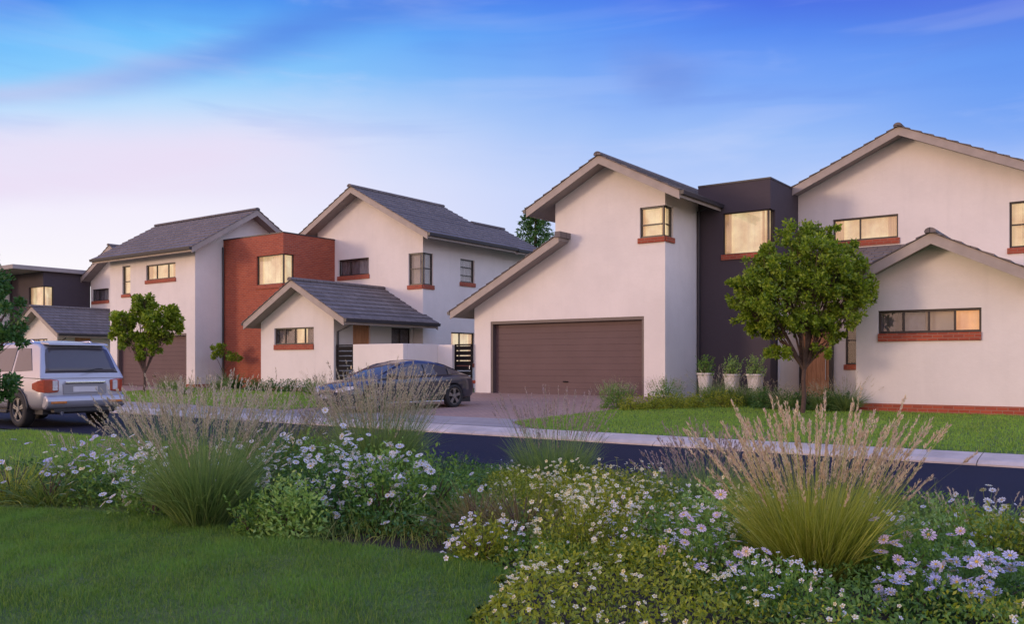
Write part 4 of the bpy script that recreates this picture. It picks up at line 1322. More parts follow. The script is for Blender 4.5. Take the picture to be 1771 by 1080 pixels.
def daisy_geo(P, rad, r, npet=9, tilt=0.45):
    """open daisies: petals + eye; returns petals (V,F), eyes (V,F)"""
    n = len(P)
    up = unit(np.array([0, 0, 1.0]) + r.normal(size=(n, 3)) * tilt + np.array([0.1, -0.25, 0]))
    s = unit(np.cross(up, r.normal(size=(n, 3)))); t = np.cross(up, s)
    rd = rad * r.uniform(0.7, 1.2, n)
    V = []; F = []
    for k in range(npet):
        a = 2 * math.pi * k / npet; w = math.pi / npet * 0.85
        dirs = [(a - w * .5, 0.25), (a - w, 0.78), (a, 1.0), (a + w, 0.78), (a + w * .5, 0.25)]
        pts = [P + (s * math.cos(x) + t * math.sin(x)) * (rd * q)[:, None] + up * (rd * (0.22 * q - 0.10 * q * q))[:, None] for x, q in dirs]
        V.append(np.stack(pts, 1))
    V = np.concatenate(V, 1).reshape(-1, 3)
    i = np.arange(n * npet)[:, None] * 5
    F = np.concatenate([i + np.array([[0, 1, 2]]), i + np.array([[0, 2, 4]]), i + np.array([[4, 2, 3]])])
    E = [P + up * (rd * 0.16)[:, None]] + [P + (s * math.cos(x) + t * math.sin(x)) * (rd * 0.26)[:, None] + up * (rd * 0.05)[:, None] for x in (0, 1.26, 2.51, 3.77, 5.03)]
    EV = np.stack(E, 1).reshape(-1, 3); i = np.arange(n)[:, None] * 6
    EF = np.concatenate([i + np.array([[0, j, j % 5 + 1]]) for j in range(1, 6)])
    return (V, F), (EV, EF)


def mound_points(n, w, d, h, r, shell=0.55):
    """points in the outer part of a bushy mound, uneven outline"""
    a = r.uniform(0, 2 * math.pi, n); ph = np.arccos(r.uniform(0.0, 1.0, n))
    lump = 1 + 0.16 * np.sin(3 * a + 1.0) + 0.12 * np.sin(5 * a + 2.5 * ph) + 0.13 * np.sin(7 * ph + 2 * a)
    q = (shell + (1 - shell) * r.uniform(0, 1, n)) * lump
    D = np.stack([np.sin(ph) * np.cos(a), np.sin(ph) * np.sin(a), np.cos(ph)], 1)
    P = D * q[:, None] * np.array([w / 2, d / 2, h])
    P[:, 2] = np.maximum(P[:, 2], 0.01)
    return P, D


def bush(name, loc, w, d, h, mat, n, lsize, label, cat='shrub', group=None, fl=0, flmat=None, frad=0.02, seed=1, kind='leaf', asp=0.45, npet=9, spike=0, spikemat=None):
    r = np.random.default_rng(seed)
    e = empty(name, loc, label=label, cat=cat, group=group)
    # woody stems inside
    m = MB()
    for i in range(9):
        a = r.uniform(0, 6.28); q = r.uniform(0.2, 0.75)
        tip = Vector((math.cos(a) * w / 2 * q, math.sin(a) * d / 2 * q, h * (1 - q * 0.5) * 0.85))
        m.tube([(math.cos(a) * 0.03, math.sin(a) * 0.03, -0.03), tip * 0.5 + Vector((0, 0, h * 0.08)), tip], [0.008, 0.006, 0.003], 5)
    m.build('stems', BARK, e)
    if kind == 'leaf':
        P, D = mound_points(n, w, d, h, r, 0.40)
        V, F = leaves(P, lsize, asp, 0.3, out=D * 0.9, r=r)
        # upright shoots breaking the outline
        ns = max(8, int(n / 110)); a = r.uniform(0, 6.28, ns); q = np.sqrt(r.uniform(0, 1, ns)) * 0.8
        SB = np.stack([np.cos(a) * q * w / 2, np.sin(a) * q * d / 2, h * (0.55 + 0.2 * (1 - q))], 1)
        SD = unit(np.stack([np.cos(a) * q * 0.5, np.sin(a) * q * 0.5, np.ones(ns)], 1) + r.normal(size=(ns, 3)) * 0.15)
        idx = np.repeat(np.arange(ns), 16); t = r.uniform(0, 1, len(idx)) * (0.35 * h + 0.05)
        V2, F2 = leaves(SB[idx] + SD[idx] * t[:, None], lsize * 0.85, asp, 0.4, out=SD[idx] * 0.6, r=r)
        V, F, _ = merge([(V, F), (V2, F2)])
    else:      # strappy or needle foliage
        a = r.uniform(0, 6.28, n); q = np.sqrt(r.uniform(0, 1, n))
        B = np.stack([np.cos(a) * q * w * 0.30, np.sin(a) * q * d * 0.30, np.zeros(n)], 1)
        lean = 0.95 * q * r.uniform(0.4, 1.3, n) + 0.08
        a += r.normal(0, 0.5, n)
        D = np.stack([np.sin(lean) * np.cos(a), np.sin(lean) * np.sin(a), np.cos(lean)], 1)
        V, F = blades(B, D, h * r.uniform(0.55, 1.25, n), lsize, 0.35 * r.uniform(0.2, 1.6, n), 4, r)
    mesh_np('foliage', V, F, mat, e)
    if fl:
        fl = int(fl * 1.7); frad = frad * 1.15
        P, D = mound_points(fl * 6, w * 0.96, d * 0.96, h * 0.9, r, 0.97)
        ncl = max(3, fl // 9); cc = P[r.integers(0, len(P), ncl)]      # flowers open in loose clusters
        dist = np.min(np.linalg.norm(P[:, None] - cc[None], axis=2), axis=1)
        keep = (D[:, 2] > 0.12) & (r.uniform(0, 1, len(P)) < np.where(dist < 0.10, 0.75, 0.08))
        keep &= np.cumsum(keep) <= fl
        P = P[keep]; D = D[keep]
        up = P + D * 0.05 + np.array([0, 0, 1.0]) * (r.uniform(0.03, 0.16, len(P)) * (1 if h > 0.3 else .5))[:, None]
        st_v, st_f = blades(P - D * 0.05, unit(up - P + D * 0.05), np.linalg.norm(up - P + D * 0.05, axis=1), 0.004, np.zeros(len(P)), 2, r, tip=0.8)
        (pv, pf), (ev, ef) = daisy_geo(up, frad, r, npet)
        V, F, M = merge([(pv, pf), (ev, ef), (st_v, st_f)])
        mesh_np('blossoms', V, F, [flmat, F_EYE, mat], e, M)
    if spike:
        a = r.uniform(0, 6.28, spike); q = np.sqrt(r.uniform(0, 1, spike))
        B = np.stack([np.cos(a) * q * w * 0.42, np.sin(a) * q * d * 0.42, h * (0.75 - 0.3 * q)], 1)
        D = unit(np.stack([np.cos(a) * q * 0.6, np.sin(a) * q * 0.6, np.ones(spike)], 1) + r.normal(size=(spike, 3)) * 0.12)
        L = h * r.uniform(0.35, 0.75, spike)
        idx = np.repeat(np.arange(spike), 14); t = r.uniform(0.45, 1, len(idx))
        V2, F2 = leaves(B[idx] + D[idx] * (L[idx] * t)[:, None] + r.normal(size=(len(idx), 3)) * 0.005, 0.02, 0.4, 0.2, out=D[idx] * 1.5, r=r)
        V1, F1 = blades(B, D, L, 0.004, np.zeros(spike), 2, r, tip=0.7)
        V, F, M = merge([(V1, F1), (V2, F2)])
        mesh_np('flower_spikes', V, F, [mat, spikemat or L_PLUMEG], e, M)
    return e


def tree(name, loc, label, h_trunk, clumps, leafm, lsize, nleaf, trunk_r=0.07, seed=3, group=None, lean=(0, 0), fork=None, asp=0.55, cat='tree', limb=1.0):
    """clumps: (x,y,z,rx,ry,rz,weight) relative to the base; limbs run from the fork to every clump"""
    r = np.random.default_rng(seed)
    e = empty(name, loc, label=label, cat=cat, group=group)
    m = MB()
    fk = Vector((lean[0], lean[1], h_trunk))
    m.tube([(0, 0, -0.1), (0.0, 0, 0.05), fk * 0.35 + Vector((0.02, 0.0, 0)), fk * 0.7 + Vector((-0.015, 0.01, 0)), fk], [trunk_r * 1.35, trunk_r * 1.08, trunk_r * 0.95, trunk_r * 0.85, trunk_r * 0.78], 10)
    tr = m.build('trunk', BARK, e, smooth=True)
    m = MB()
    for (x, y, z, rx, ry, rz, w) in clumps:
        c = Vector((x, y, z)); st = fk + Vector((0, 0, -0.15 + 0.1 * r.uniform()))
        if z < h_trunk: st = Vector((lean[0] * .7, lean[1] * .7, h_trunk * 0.62))
        mid = st.lerp(c, 0.5) + Vector((r.uniform(-.08, .08), r.uniform(-.08, .08), 0.12 * (c - st).length))
        if r.uniform() < limb: m.tube([st, mid, c], [trunk_r * 0.5, trunk_r * 0.28, trunk_r * 0.10], 7)
        for _ in range(7):
            d = unit(r.normal(size=3) + np.array([0, 0, 0.3])); q = r.uniform(0.5, 0.95)
            tip = c + Vector((d[0] * rx * q, d[1] * ry * q, d[2] * rz * q))
            a = st.lerp(c, r.uniform(0.45, 1.0))
            m.tube([a, a.lerp(tip, 0.5) + Vector((0, 0, 0.05)), tip], [trunk_r * 0.16, trunk_r * 0.10, trunk_r * 0.04], 5)
    m.build('branches', BARK, tr)
    W = np.array([c[6] for c in clumps], float); W /= W.sum()
    PP = []; DD = []
    for cl, w in zip(clumps, W):
        n = int(nleaf * w); ns = max(6, int(n / 55))
        # sub-tufts on the shell of the clump so gaps and lumps show
        d = unit(r.normal(size=(ns, 3))); q = r.uniform(0.35, 1.0, ns) ** 0.6
        cen = np.array(cl[:3]) + d * q[:, None] * np.array(cl[3:6])
        idx = r.integers(0, ns, n)
        tr_ = 0.30 * (cl[3] + cl[4] + cl[5]) / 3
        dd = unit(r.normal(size=(n, 3))); P = cen[idx] + dd * (tr_ * r.uniform(0.1, 1, n) ** 0.5)[:, None] * r.uniform(0.6, 1.3, ns)[idx][:, None]
        PP.append(P); DD.append(dd * 0.6 + d[idx] * 0.6)
    P = np.concatenate(PP); D = np.concatenate(DD)
    V, F = leaves(P, lsize, asp, 0.15, out=D, r=r)
    mesh_np('crown', V, F, leafm, e)
    return e


# ------------------------------------------------------------------ trees
def cr(x, z, depth, *k):
    """clump offset given along the camera's right-hand direction (x) and away (depth)"""
    return (x * CT - depth * ST, x * ST + depth * CT, z, *k)


r0 = np.random.default_rng(11)
cl = []
for (x, z, rx, rz, w) in [(-0.05, 2.95, 0.55, 0.5, 1.3), (-0.95, 2.75, 0.48, 0.42, 1.1), (-0.55, 3.45, 0.5, 0.42, 1.1), (0.1, 3.75, 0.5, 0.4, 1.1), (0.75, 3.55, 0.5, 0.42, 1.1), (1.15, 3.0, 0.45, 0.45, 1.0),
                          (0.95, 2.45, 0.42, 0.36, 0.8), (0.45, 3.1, 0.5, 0.45, 1.1), (-1.25, 3.1, 0.34, 0.3, 0.6), (-1.2, 2.25, 0.36, 0.3, 0.6), (-0.65, 2.05, 0.42, 0.26, 0.65), (-0.1, 2.15, 0.42, 0.28, 0.7),
                          (0.45, 2.15, 0.40, 0.28, 0.7), (0.75, 1.80, 0.25, 0.18, 0.28), (0.35, 1.55, 0.26, 0.16, 0.26), (-0.62, 1.42, 0.30, 0.16, 0.34), (-0.25, 4.22, 0.38, 0.28, 0.5), (0.35, 4.3, 0.3, 0.24, 0.35), (-1.05, 3.65, 0.26, 0.24, 0.3), (1.05, 3.95, 0.24, 0.2, 0.25), (-0.75, 3.9, 0.22, 0.18, 0.2),
                          (0.55, 4.0, 0.28, 0.22, 0.3), (1.4, 3.35, 0.26, 0.24, 0.3), (1.45, 2.85, 0.24, 0.22, 0.25), (-1.5, 3.0, 0.24, 0.22, 0.22), (-1.5, 2.7, 0.2, 0.2, 0.2)]:
    for s in (-0.45, 0.45):
        cl.append(cr(x + r0.uniform(-.08, .08), z + r0.uniform(-.06, .06), s * rx * 2.0 * r0.uniform(0.6, 1.3), rx, rx, rz, w))
tree('broadleaf_tree', (-6.75, 20.9, gz(-6.75, 20.9)), 'full round-crowned tree on the lawn in front of the timber door', 1.15, cl, L_TREE, 0.098, 32000, 0.056, 5, lean=(0.04, 0.0), limb=0.45)
cl = [cr(x, z, d, rx * 1.2, rx * 1.2, rz * 1.2, w) for (x, z, d, rx, rz, w) in [(0, 3.45, 0, 0.32, 0.35, 1), (-0.2, 2.9, 0.2, 0.36, 0.35, 1), (0.35, 2.75, -0.2, 0.34, 0.3, .9), (-0.85, 2.75, 0, 0.36, 0.32, 1), (-1.05, 2.3, 0.1, 0.26, 0.25, .5),
                                                              (0.95, 2.95, 0, 0.34, 0.30, 1), (1.15, 2.55, 0.1, 0.24, 0.2, .4), (0.75, 2.2, 0.1, 0.34, 0.22, .6), (-0.55, 2.0, 0, 0.34, 0.26, .7), (0.1, 2.1, 0.2, 0.36, 0.3, .7), (-0.2, 1.55, 0, 0.22, 0.2, .3), (0.4, 1.65, 0, 0.22, 0.2, .3), (-0.3, 3.5, 0.1, .2, .2, .3), (1.15, 3.2, 0, .18, .14, .2)]]
tree('broadleaf_tree', (-31.5, 19.0, gz(-31.5, 19)), 'small vase-shaped young tree in front of the farther garage door', 0.85, cl, L_TREE, 0.14, 12000, 0.05, 9)
cl = [cr(x, z, d, rx, rx, rz, w) for (x, z, d, rx, rz, w) in [(0.1, 2.6, 0, 0.5, 0.42, 1), (0.45, 2.15, 0.1, 0.42, 0.32, 1), (0.05, 3.15, 0, 0.35, 0.32, .6), (-0.6, 2.7, 0, .5, .5, 1), (-0.5, 3.4, 0, .4, .35, .7), (0.55, 1.75, 0, 0.28, 0.16, .35),
                                                              (-0.5, 1.9, 0, .5, .3, .7), (0.35, 1.05, 0.1, 0.40, 0.28, .8), (-0.1, 1.15, 0, 0.4, 0.3, .6), (0.2, 3.6, 0, 0.12, 0.1, .06), (0.45, .72, .1, .2, .16, .22)]]
tree('broadleaf_tree', (-16.0, 6.55, gz(-16, 6.5)), 'dark leafy tree at the left edge, its twigs hanging over the silver car', 0.9, cl, L_DARKT, 0.085, 11000, 0.06, 12)
# dark evergreen beyond the garage roofs
e = empty('evergreen_tree', (-28.5, 41.1, -0.3), label='dark evergreen showing in the gap between the two garage-side roofs', cat='tree')
m = MB(); m.tube([(0, 0, -0.1), (0, 0, 5), (0.1, 0, 10.4)], [0.28, 0.18, 0.04], 8); m.build('trunk', BARK, e)
r1 = np.random.default_rng(5); N = 15000
lev = r1.integers(0, 26, N); zz = 2.2 + lev * 0.33; rad = (10.9 - zz) * 0.36 + 0.45
a = lev * 2.4 + r1.integers(0, 6, N) * 1.047 + r1.normal(0, 0.13, N); q = r1.uniform(0.1, 1, N)
P = np.stack([np.cos(a) * rad * q, np.sin(a) * rad * q, zz + 0.10 * q * rad - 0.22 * (q * rad) ** 1.3 + r1.normal(0, 0.06, N)], 1)
V, F = leaves(P, 0.20, 0.35, -0.05, out=np.stack([np.cos(a), np.sin(a), a * 0], 1) * 1.1, r=r1)
mesh_np('crown', V, F, L_DARKT, e)

# ------------------------------------------------------------------ planting by the houses


def pot(x, y, label, seed, s=1.0, lm=None):
    z = gz(x, y)
    e = empty('tall_planter', (x, y, z), label=label, cat='planter', group='tall white planters beside the charcoal wall')
    m = MB(); k = 4
    prof = [(0.135, 0.0), (0.14, 0.02), (0.20, 0.68), (0.225, 0.69), (0.225, 0.735), (0.19, 0.735), (0.185, 0.66)]
    seg = 28
    vs = []
    for i in range(seg):
        a = 2 * math.pi * i / seg; sq = (abs(math.cos(a)) ** 5 + abs(math.sin(a)) ** 5) ** (-1 / 5)
        vs += [(rr * sq * math.cos(a) * s, rr * sq * math.sin(a) * s, zz * s) for rr, zz in prof]
    n = len(prof)
    m.add(vs, [(i * n + j, ((i + 1) % seg) * n + j, ((i + 1) % seg) * n + j + 1, i * n + j + 1) for i in range(seg) for j in range(n - 1)] + [tuple(i * n for i in range(seg - 1, -1, -1))])
    m.build('pot', POT, e, smooth=False)
    m = MB(); m.tube([(0, 0, 0.60 * s), (0, 0, 0.66 * s)], 0.18 * s, 16); m.build('potting_soil', SOIL, e)
    p = bush('potted_plant', (x, y, z + 0.66 * s), 0.56 * s, 0.56 * s, 0.55 * s, lm or L_BUSH, 600, 0.07, label.replace('tall white planter', 'leafy green plant in the white planter'), cat='plant', group='plants in the tall white planters', seed=seed)
    return e


pot(-11.0, 24.95, 'tall white planter nearest the pale garage block', 31)
pot(-10.18, 25.0, 'middle tall white planter of the three by the charcoal wall', 32, 1.0, L_PALE)
pot(-9.46, 25.0, 'tall white planter nearest the timber front door', 33, 1.04, L_PALE)


def PX(px, d):
    """ground point seen in the column px at distance d along the view"""
    rr = (px - 885) / 1520.0 * d
    return (rr * CT - d * ST, rr * ST + d * CT)


def at(px, d, dz=0.0):
    x, y = PX(px, d)
    return (x, y, gz(x, y) - 0.03 * (y < 8.6) + dz)


Gs = 'clumps of grass and shrubs along the houses'
bush('flowering_shrub', at(1066, 23.2), 1.05, 1.0, 0.62, L_BUSH, 2600, 0.05, 'feathery rounded bush on the lawn corner in front of the wide garage door', spike=170, seed=41, kind='leaf', group=Gs)
bush('flowering_shrub', at(1150, 24.4), 1.15, 0.8, 0.62, L_BUSH, 1800, 0.05, 'feathery bush at the foot of the pale garage block corner', spike=130, seed=42, group=Gs)
for i, (px, d, w) in enumerate([(1092, 22.6, 0.9), (1128, 22.7, 0.9), (1165, 22.8, 0.95), (1201, 22.9, 0.9)]):
    bush('low_shrub', at(px, d), w, 0.7, 0.34, L_YEL, 1300, 0.05, ['leftmost low yellow-green shrub of the row at the lawn edge, beside the feathery bush', 'second low yellow-green shrub of the row at the lawn edge, counted from the driveway', 'third low yellow-green shrub of the row, in front of the pale garage corner', 'last low yellow-green shrub of the row, next to the white planters'][i], seed=50 + i, group='row of low yellow-green shrubs by the garage')
bush('low_shrub', at(1252, 23.0), 1.05, 0.8, 0.40, L_YEL, 1500, 0.05, 'low yellow-green shrub in front of the white planters', seed=60, group=Gs)
for i, (px, d, h, lb) in enumerate([(1237, 24.0, 1.15, 'wispy grass clump between the first and second white planters'), (1286, 23.7, 1.05, 'wispy pinkish grass clump between the second and third white planters'),
                                    (1333, 22.8, 0.85, 'dark feathery grass clump right of the last white planter'), (1362, 22.0, 0.72, 'feathery grass clump left of the lawn tree trunk'),
                                    (1425, 21.6, 0.8, 'feathery grass clump right of the lawn tree trunk'), (1462, 21.3, 1.0, 'tallest feathery grass clump against the corner of the gabled wing')]):
    fountain_grass(620, 90, h, 0.16, 0.75, L_BLADEG, L_PLUMEG, seed=70 + i, bw=0.016, ph=0.2, pw=0.02, loc=at(px, d), label=lb, group=Gs, dens=16)
for i, (px, d, w, h, lb) in enumerate([(1330, 21.6, 1.2, 0.5, 'dark green mounded shrub under the left side of the lawn tree'), (1385, 21.0, 1.1, 0.42, 'dark green mounded shrub at the lawn tree trunk'),
                                       (1440, 20.6, 1.0, 0.48, 'dark green mounded shrub beside the brick plinth of the gabled wing')]):
    bush('low_shrub', at(px, d + 0.9), w, 0.9, h, L_DARKT, 2200, 0.06, lb, seed=80 + i, group=Gs)
for i, (px, d, lb) in enumerate([(1226, 23.9, 'soft green shrub hiding the foot of the first white planter'), (1268, 23.8, 'soft green shrub hiding the foot of the middle white planter'), (1306, 23.6, 'soft green shrub hiding the foot of the last white planter')]):
    bush('low_shrub', at(px, d), 0.75, 0.6, 0.42, L_BUSH, 1100, 0.05, lb, seed=180 + i, group=Gs, spike=40)
# left plot
cl = [cr(x, z, d, rx, rx, rz, w) for (x, z, d, rx, rz, w) in [(-0.1, 1.65, 0, 0.42, 0.2, 1), (0.3, 1.42, 0, 0.42, 0.2, 1), (-0.35, 1.4, 0, 0.28, 0.16, .5), (0.6, 1.25, 0, 0.2, 0.12, .3)]]
tree('small_tree', (-31.6, 22.6, 0.41), 'bushy little tree against the red brick box', 0.75, cl, L_TREE, 0.10, 1500, 0.03, 91)
bush('strappy_plant', (-30.6, 22.4, 0.41), 0.7, 0.7, 0.85, L_DARKT, 130, 0.05, 'dark spiky plant at the foot of the red brick box', seed=92, kind='strap', group=Gs)
for i, (x, y, w) in enumerate([(-27.6, 21.2, 1.0), (-26.6, 21.1, 1.1), (-25.5, 21.1, 1.0), (-24.5, 21.2, 1.0)]):
    bush('low_shrub', (x, y, gz(x, y)), w, 0.7, 0.42, L_DARKT, 900, 0.07, ['dark low shrub nearest the brick box, under the small gabled wing', 'dark low shrub under the left half of the slot window', 'dark low shrub under the right half of the slot window', 'dark low shrub nearest the slatted gate, at the wing corner'][i], seed=93 + i, group='row of dark shrubs under the slot window')
for i, (x, y, h, lb) in enumerate([(-29.6, 21.0, 0.9, 'wispy grass clump at the left corner of the small gabled wing'), (-32.4, 20.6, 0.8, 'wispy grass clump on the far lawn beside the brick box'), (-23.5, 20.6, 0.95, 'wispy grass clump beside the nose of the dark blue car'),
                                   (-30.4, 19.4, 0.9, 'wispy grass clump beside the young tree trunk'), (-28.2, 18.6, 0.8, 'wispy grass clump in the middle of the far lawn')]):
    fountain_grass(380, 60, h, 0.14, 0.7, L_BLADEG, L_PLUMEG, seed=100 + i, bw=0.02, ph=0.22, pw=0.025, loc=(x, y, gz(x, y)), label=lb, group=Gs, dens=14)

# ------------------------------------------------------------------ foreground bed
Gg = 'clumps of tall ornamental grass in the flower bed'
fountain_grass(2600, 290, 1.15, 0.20, 0.55, L_BLADEY, L_PLUME, seed=201, loc=at(1408, 5.6), label='big yellow-green clump of grass with pink plumes, nearest on the right', group=Gg, bw=0.008, ph=0.20, pw=0.016, dens=46, droop=0.22)
fountain_grass(2300, 280, 1.30, 0.17, 0.50, L_BLADEG, L_PLUMEG, seed=202, loc=at(352, 7.35), label='big dark green clump of grass with pale plumes, nearest on the left', group=Gg, bw=0.009, ph=0.26, pw=0.016, dens=40)
fountain_grass(2400, 420, 1.40, 0.24, 0.46, L_BLADEG, L_PLUMEG, seed=203, loc=at(655, 9.9), label='tall feathery grass clump standing in front of the dark blue car', group=Gg, bw=0.010, ph=0.30, pw=0.02, dens=34)
fountain_grass(1300, 150, 1.12, 0.26, 0.42, L_BLADEG, L_PLUMEV, seed=204, loc=at(958, 9.6), label='thin upright grass clump in front of the asphalt below the wide garage door', group=Gg, bw=0.008, ph=0.22, pw=0.014, dens=26)
fountain_grass(900, 120, 0.85, 0.16, 0.52, L_BLADEG, L_PLUMEV, seed=205, loc=at(1235, 8.0), label='dusky grass clump with mauve plumes just left of the big pink-plumed one', group=Gg, bw=0.008, ph=0.2, pw=0.016, dens=30)
fountain_grass(1100, 150, 1.28, 0.24, 0.55, L_BLADE, L_PLUMEG, seed=206, loc=at(480, 10.4), label='feathery grass clump behind the white daisies, right of the biggest left clump', group=Gg, bw=0.010, ph=0.3, pw=0.02, dens=30)
fountain_grass(900, 150, 1.24, 0.24, 0.58, L_BLADEG, L_PLUMEG, seed=207, loc=at(285, 10.2), label='feathery grass clump between the silver car and the biggest left clump', group=Gg, bw=0.010, ph=0.3, pw=0.02, dens=30)
fountain_grass(700, 130, 1.15, 0.20, 0.58, L_BLADE, L_PLUMEV, seed=208, loc=at(600, 10.6), label='small plumed grass clump left of the one in front of the blue car', group=Gg, bw=0.010, ph=0.3, pw=0.02, dens=30)
fountain_grass(500, 40, 0.75, 0.2, 0.5, L_BLADEG, L_PLUMEG, seed=209, loc=at(150, 9.6), label='short green grass clump in front of the silver car bumper', group=Gg, bw=0.009, ph=0.2, pw=0.015, dens=20)
fountain_grass(500, 60, 0.62, 0.2, 0.6, L_BLADEG, L_PLUMEV, seed=210, loc=at(1180, 8.4), label='low dusky clump at the road edge left of the mauve-plumed grass', group=Gg, bw=0.008, ph=0.16, pw=0.014, dens=24)
fountain_grass(420, 26, 0.42, 0.3, 0.6, L_BLADE, L_PLUMEG, seed=211, loc=at(1690, 6.9), label='low thin grass tuft at the road edge on the far right', group=Gg, bw=0.007, ph=0.12, pw=0.012, dens=18)

Gd = 'flowering bushes in the bed'
D_ = [
    # px, d, w, h, mat, n, leaf, flowers, mat, frad, kind, label
    (20, 8.7, 0.9, 0.50, L_BLADEY, 330, 0.016, 22, F_LILAC, 0.026, 'strap', 'yellow-green strappy clump with a few lilac heads at the far left of the bed'),
    (85, 8.5, 0.8, 0.42, L_BLADE, 330, 0.015, 16, F_CREAM, 0.022, 'strap', 'strappy green clump second from the left end of the bed'),
    (150, 9.3, 0.9, 0.44, L_BUSH, 1500, 0.045, 46, F_LILAC, 0.028, 'leaf', 'grey-green bush with pale lilac daisies behind the left strappy clumps'),
    (210, 8.5, 0.95, 0.46, L_BUSH, 1900, 0.045, 70, F_WHITE, 0.030, 'leaf', 'green bush dotted with flat white daisies left of the biggest left grass clump'),
    (262, 7.9, 0.7, 0.48, L_BUSH, 1300, 0.045, 60, F_WHITE, 0.030, 'leaf', 'bush with bunched white daisies touching the biggest left grass clump'),
    (462, 8.4, 1.1, 0.62, L_DARKT, 2400, 0.042, 80, F_WHITE, 0.028, 'leaf', 'dark bush crowded with white daisies right of the biggest left grass clump'),
    (545, 8.7, 1.1, 0.58, L_BUSH, 2200, 0.042, 80, F_WHITE, 0.026, 'leaf', 'white daisy bush below the patch of asphalt, centre left'),
    (600, 7.4, 0.95, 0.58, L_DARKT, 2600, 0.040, 95, F_WHITE, 0.026, 'leaf', 'deep green bush with a dense crowd of white daisies in the middle of the bed'),
    (665, 7.2, 0.85, 0.62, L_BUSH, 2500, 0.042, 60, F_WHITE, 0.032, 'leaf', 'rounded green bush with larger white daisies hanging at its front'),
    (745, 7.5, 0.9, 0.56, L_BUSH, 2400, 0.045, 12, F_WHITE, 0.022, 'leaf', 'plain green bush with hardly any flowers in the middle of the bed'),
    (505, 6.95, 0.62, 0.44, L_PALE, 1900, 0.050, 0, None, 0.02, 'leaf', 'pale green flowerless bush at the lawn edge, below the white daisies'),
    (440, 6.95, 0.40, 0.30, L_BUSH, 800, 0.045, 0, None, 0.02, 'leaf', 'small green tuft at the lawn edge beside the biggest left grass clump'),
    (825, 6.9, 0.62, 0.50, L_OLIVE, 520, 0.008, 0, None, 0.02, 'strap', 'straw-coloured wispy plant left of the yellow-green flowers'),
    (900, 6.7, 0.66, 0.52, L_OLIVE, 620, 0.008, 0, None, 0.02, 'strap', 'larger straw-coloured wispy plant next to the cream-flowered bushes'),
    (835, 6.1, 0.55, 0.26, L_YEL, 1300, 0.036, 60, F_WHITE, 0.016, 'leaf', 'low yellow-green plant with tiny white flowers where the bed meets the lawn'),
    (1000, 7.4, 1.0, 0.46, L_YEL, 2400, 0.038, 120, F_CREAM, 0.017, 'leaf', 'yellow-green bush with many cream flowers behind the straw-coloured plants'),
    (1090, 6.9, 0.95, 0.44, L_YEL, 2400, 0.036, 150, F_CREAM, 0.017, 'leaf', 'yellow-green bush most thickly covered in cream flowers'),
    (1010, 6.1, 0.85, 0.38, L_YEL, 2200, 0.034, 110, F_CREAM, 0.016, 'leaf', 'cream-flowered bush at the front centre of the bed'),
    (1150, 6.0, 0.80, 0.36, L_BUSH, 2000, 0.036, 90, F_WHITE, 0.016, 'leaf', 'green bush with tiny white flowers left of the pink daisies'),
    (1250, 6.5, 0.75, 0.42, L_PALE, 1900, 0.038, 70, F_CREAM, 0.018, 'leaf', 'light green bush with pale flowers against the pink-plumed grass'),
    (1225, 5.3, 0.55, 0.36, L_BUSH, 1500, 0.036, 13, F_PINK, 0.034, 'leaf', 'green bush with a few large pink daisies at the left foot of the pink-plumed grass'),
    (1560, 5.4, 0.70, 0.34, L_BUSH, 1900, 0.036, 22, F_PINK, 0.036, 'leaf', 'green bush with large pink daisies at the right foot of the pink-plumed grass'),
    (1650, 6.3, 0.85, 0.32, L_PALE, 1700, 0.042, 16, F_WHITE, 0.024, 'leaf', 'light green bush with scattered white flowers on the right, near the road'),
    (1740, 6.0, 0.80, 0.34, L_YEL, 1500, 0.040, 20, F_CREAM, 0.020, 'leaf', 'yellow-green bush with few flowers at the right edge of the bed'),
    (1700, 4.9, 0.55, 0.26, L_DARKT, 1500, 0.032, 42, F_LILAC, 0.032, 'leaf', 'bush massed with large lilac daisies in the lower right corner'),
    (1600, 4.75, 0.45, 0.20, L_DARKT, 1200, 0.030, 24, F_LILAC, 0.030, 'leaf', 'smaller lilac daisy bush left of the corner one'),
    (1330, 4.8, 0.55, 0.24, L_BUSH, 1600, 0.030, 50, F_WHITE, 0.014, 'leaf', 'low bush with tiny white flowers just in front of the pink-plumed grass'),
]
for i, (px, d, w, h, mt, n, ls, fl, fm, fr, kd, lb) in enumerate(D_):
    bush('flowering_bush' if fl else 'bush', at(px, d), w, w * 0.9, h, mt, n, ls, lb, cat='flowering bush' if fl else 'bush', group=Gd, fl=fl, flmat=fm, frad=fr, seed=300 + i, kind=kd, npet=5 if fr < 0.02 else (11 if fr > 0.028 else 9))

# ground cover between the bushes: one mass per kind, nobody could count it
BX = np.array([-60, -5.4, -4.74, -3.2, -1.66, -0.51, -0.05, -0.08, -0.3, -0.3]); BD = np.array([8.4, 8.35, 8.15, 7.75, 6.65, 6.2, 5.7, 4.6, 3.6, 0.0])


def front_d(rr):
    """near limit of the bed (distance along the view) for a sideways offset rr"""
    return np.interp(rr, [-8, -5.4, -4.74, -3.2, -1.66, -0.51, -0.05, 0.2], [8.6, 8.35, 8.15, 7.75, 6.65, 6.2, 5.72, 5.6])


def side_r(d):
    """left limit of the bed where it turns towards the camera"""
    d = np.asarray(d, float)
    return np.interp(d, [2.5, 3.5, 4.5, 5.1, 5.75], [-0.8, -0.5, -0.24, -0.11, -0.02]) + 0.045 * np.sin(d * 9.0) + 0.03 * np.sin(d * 23)


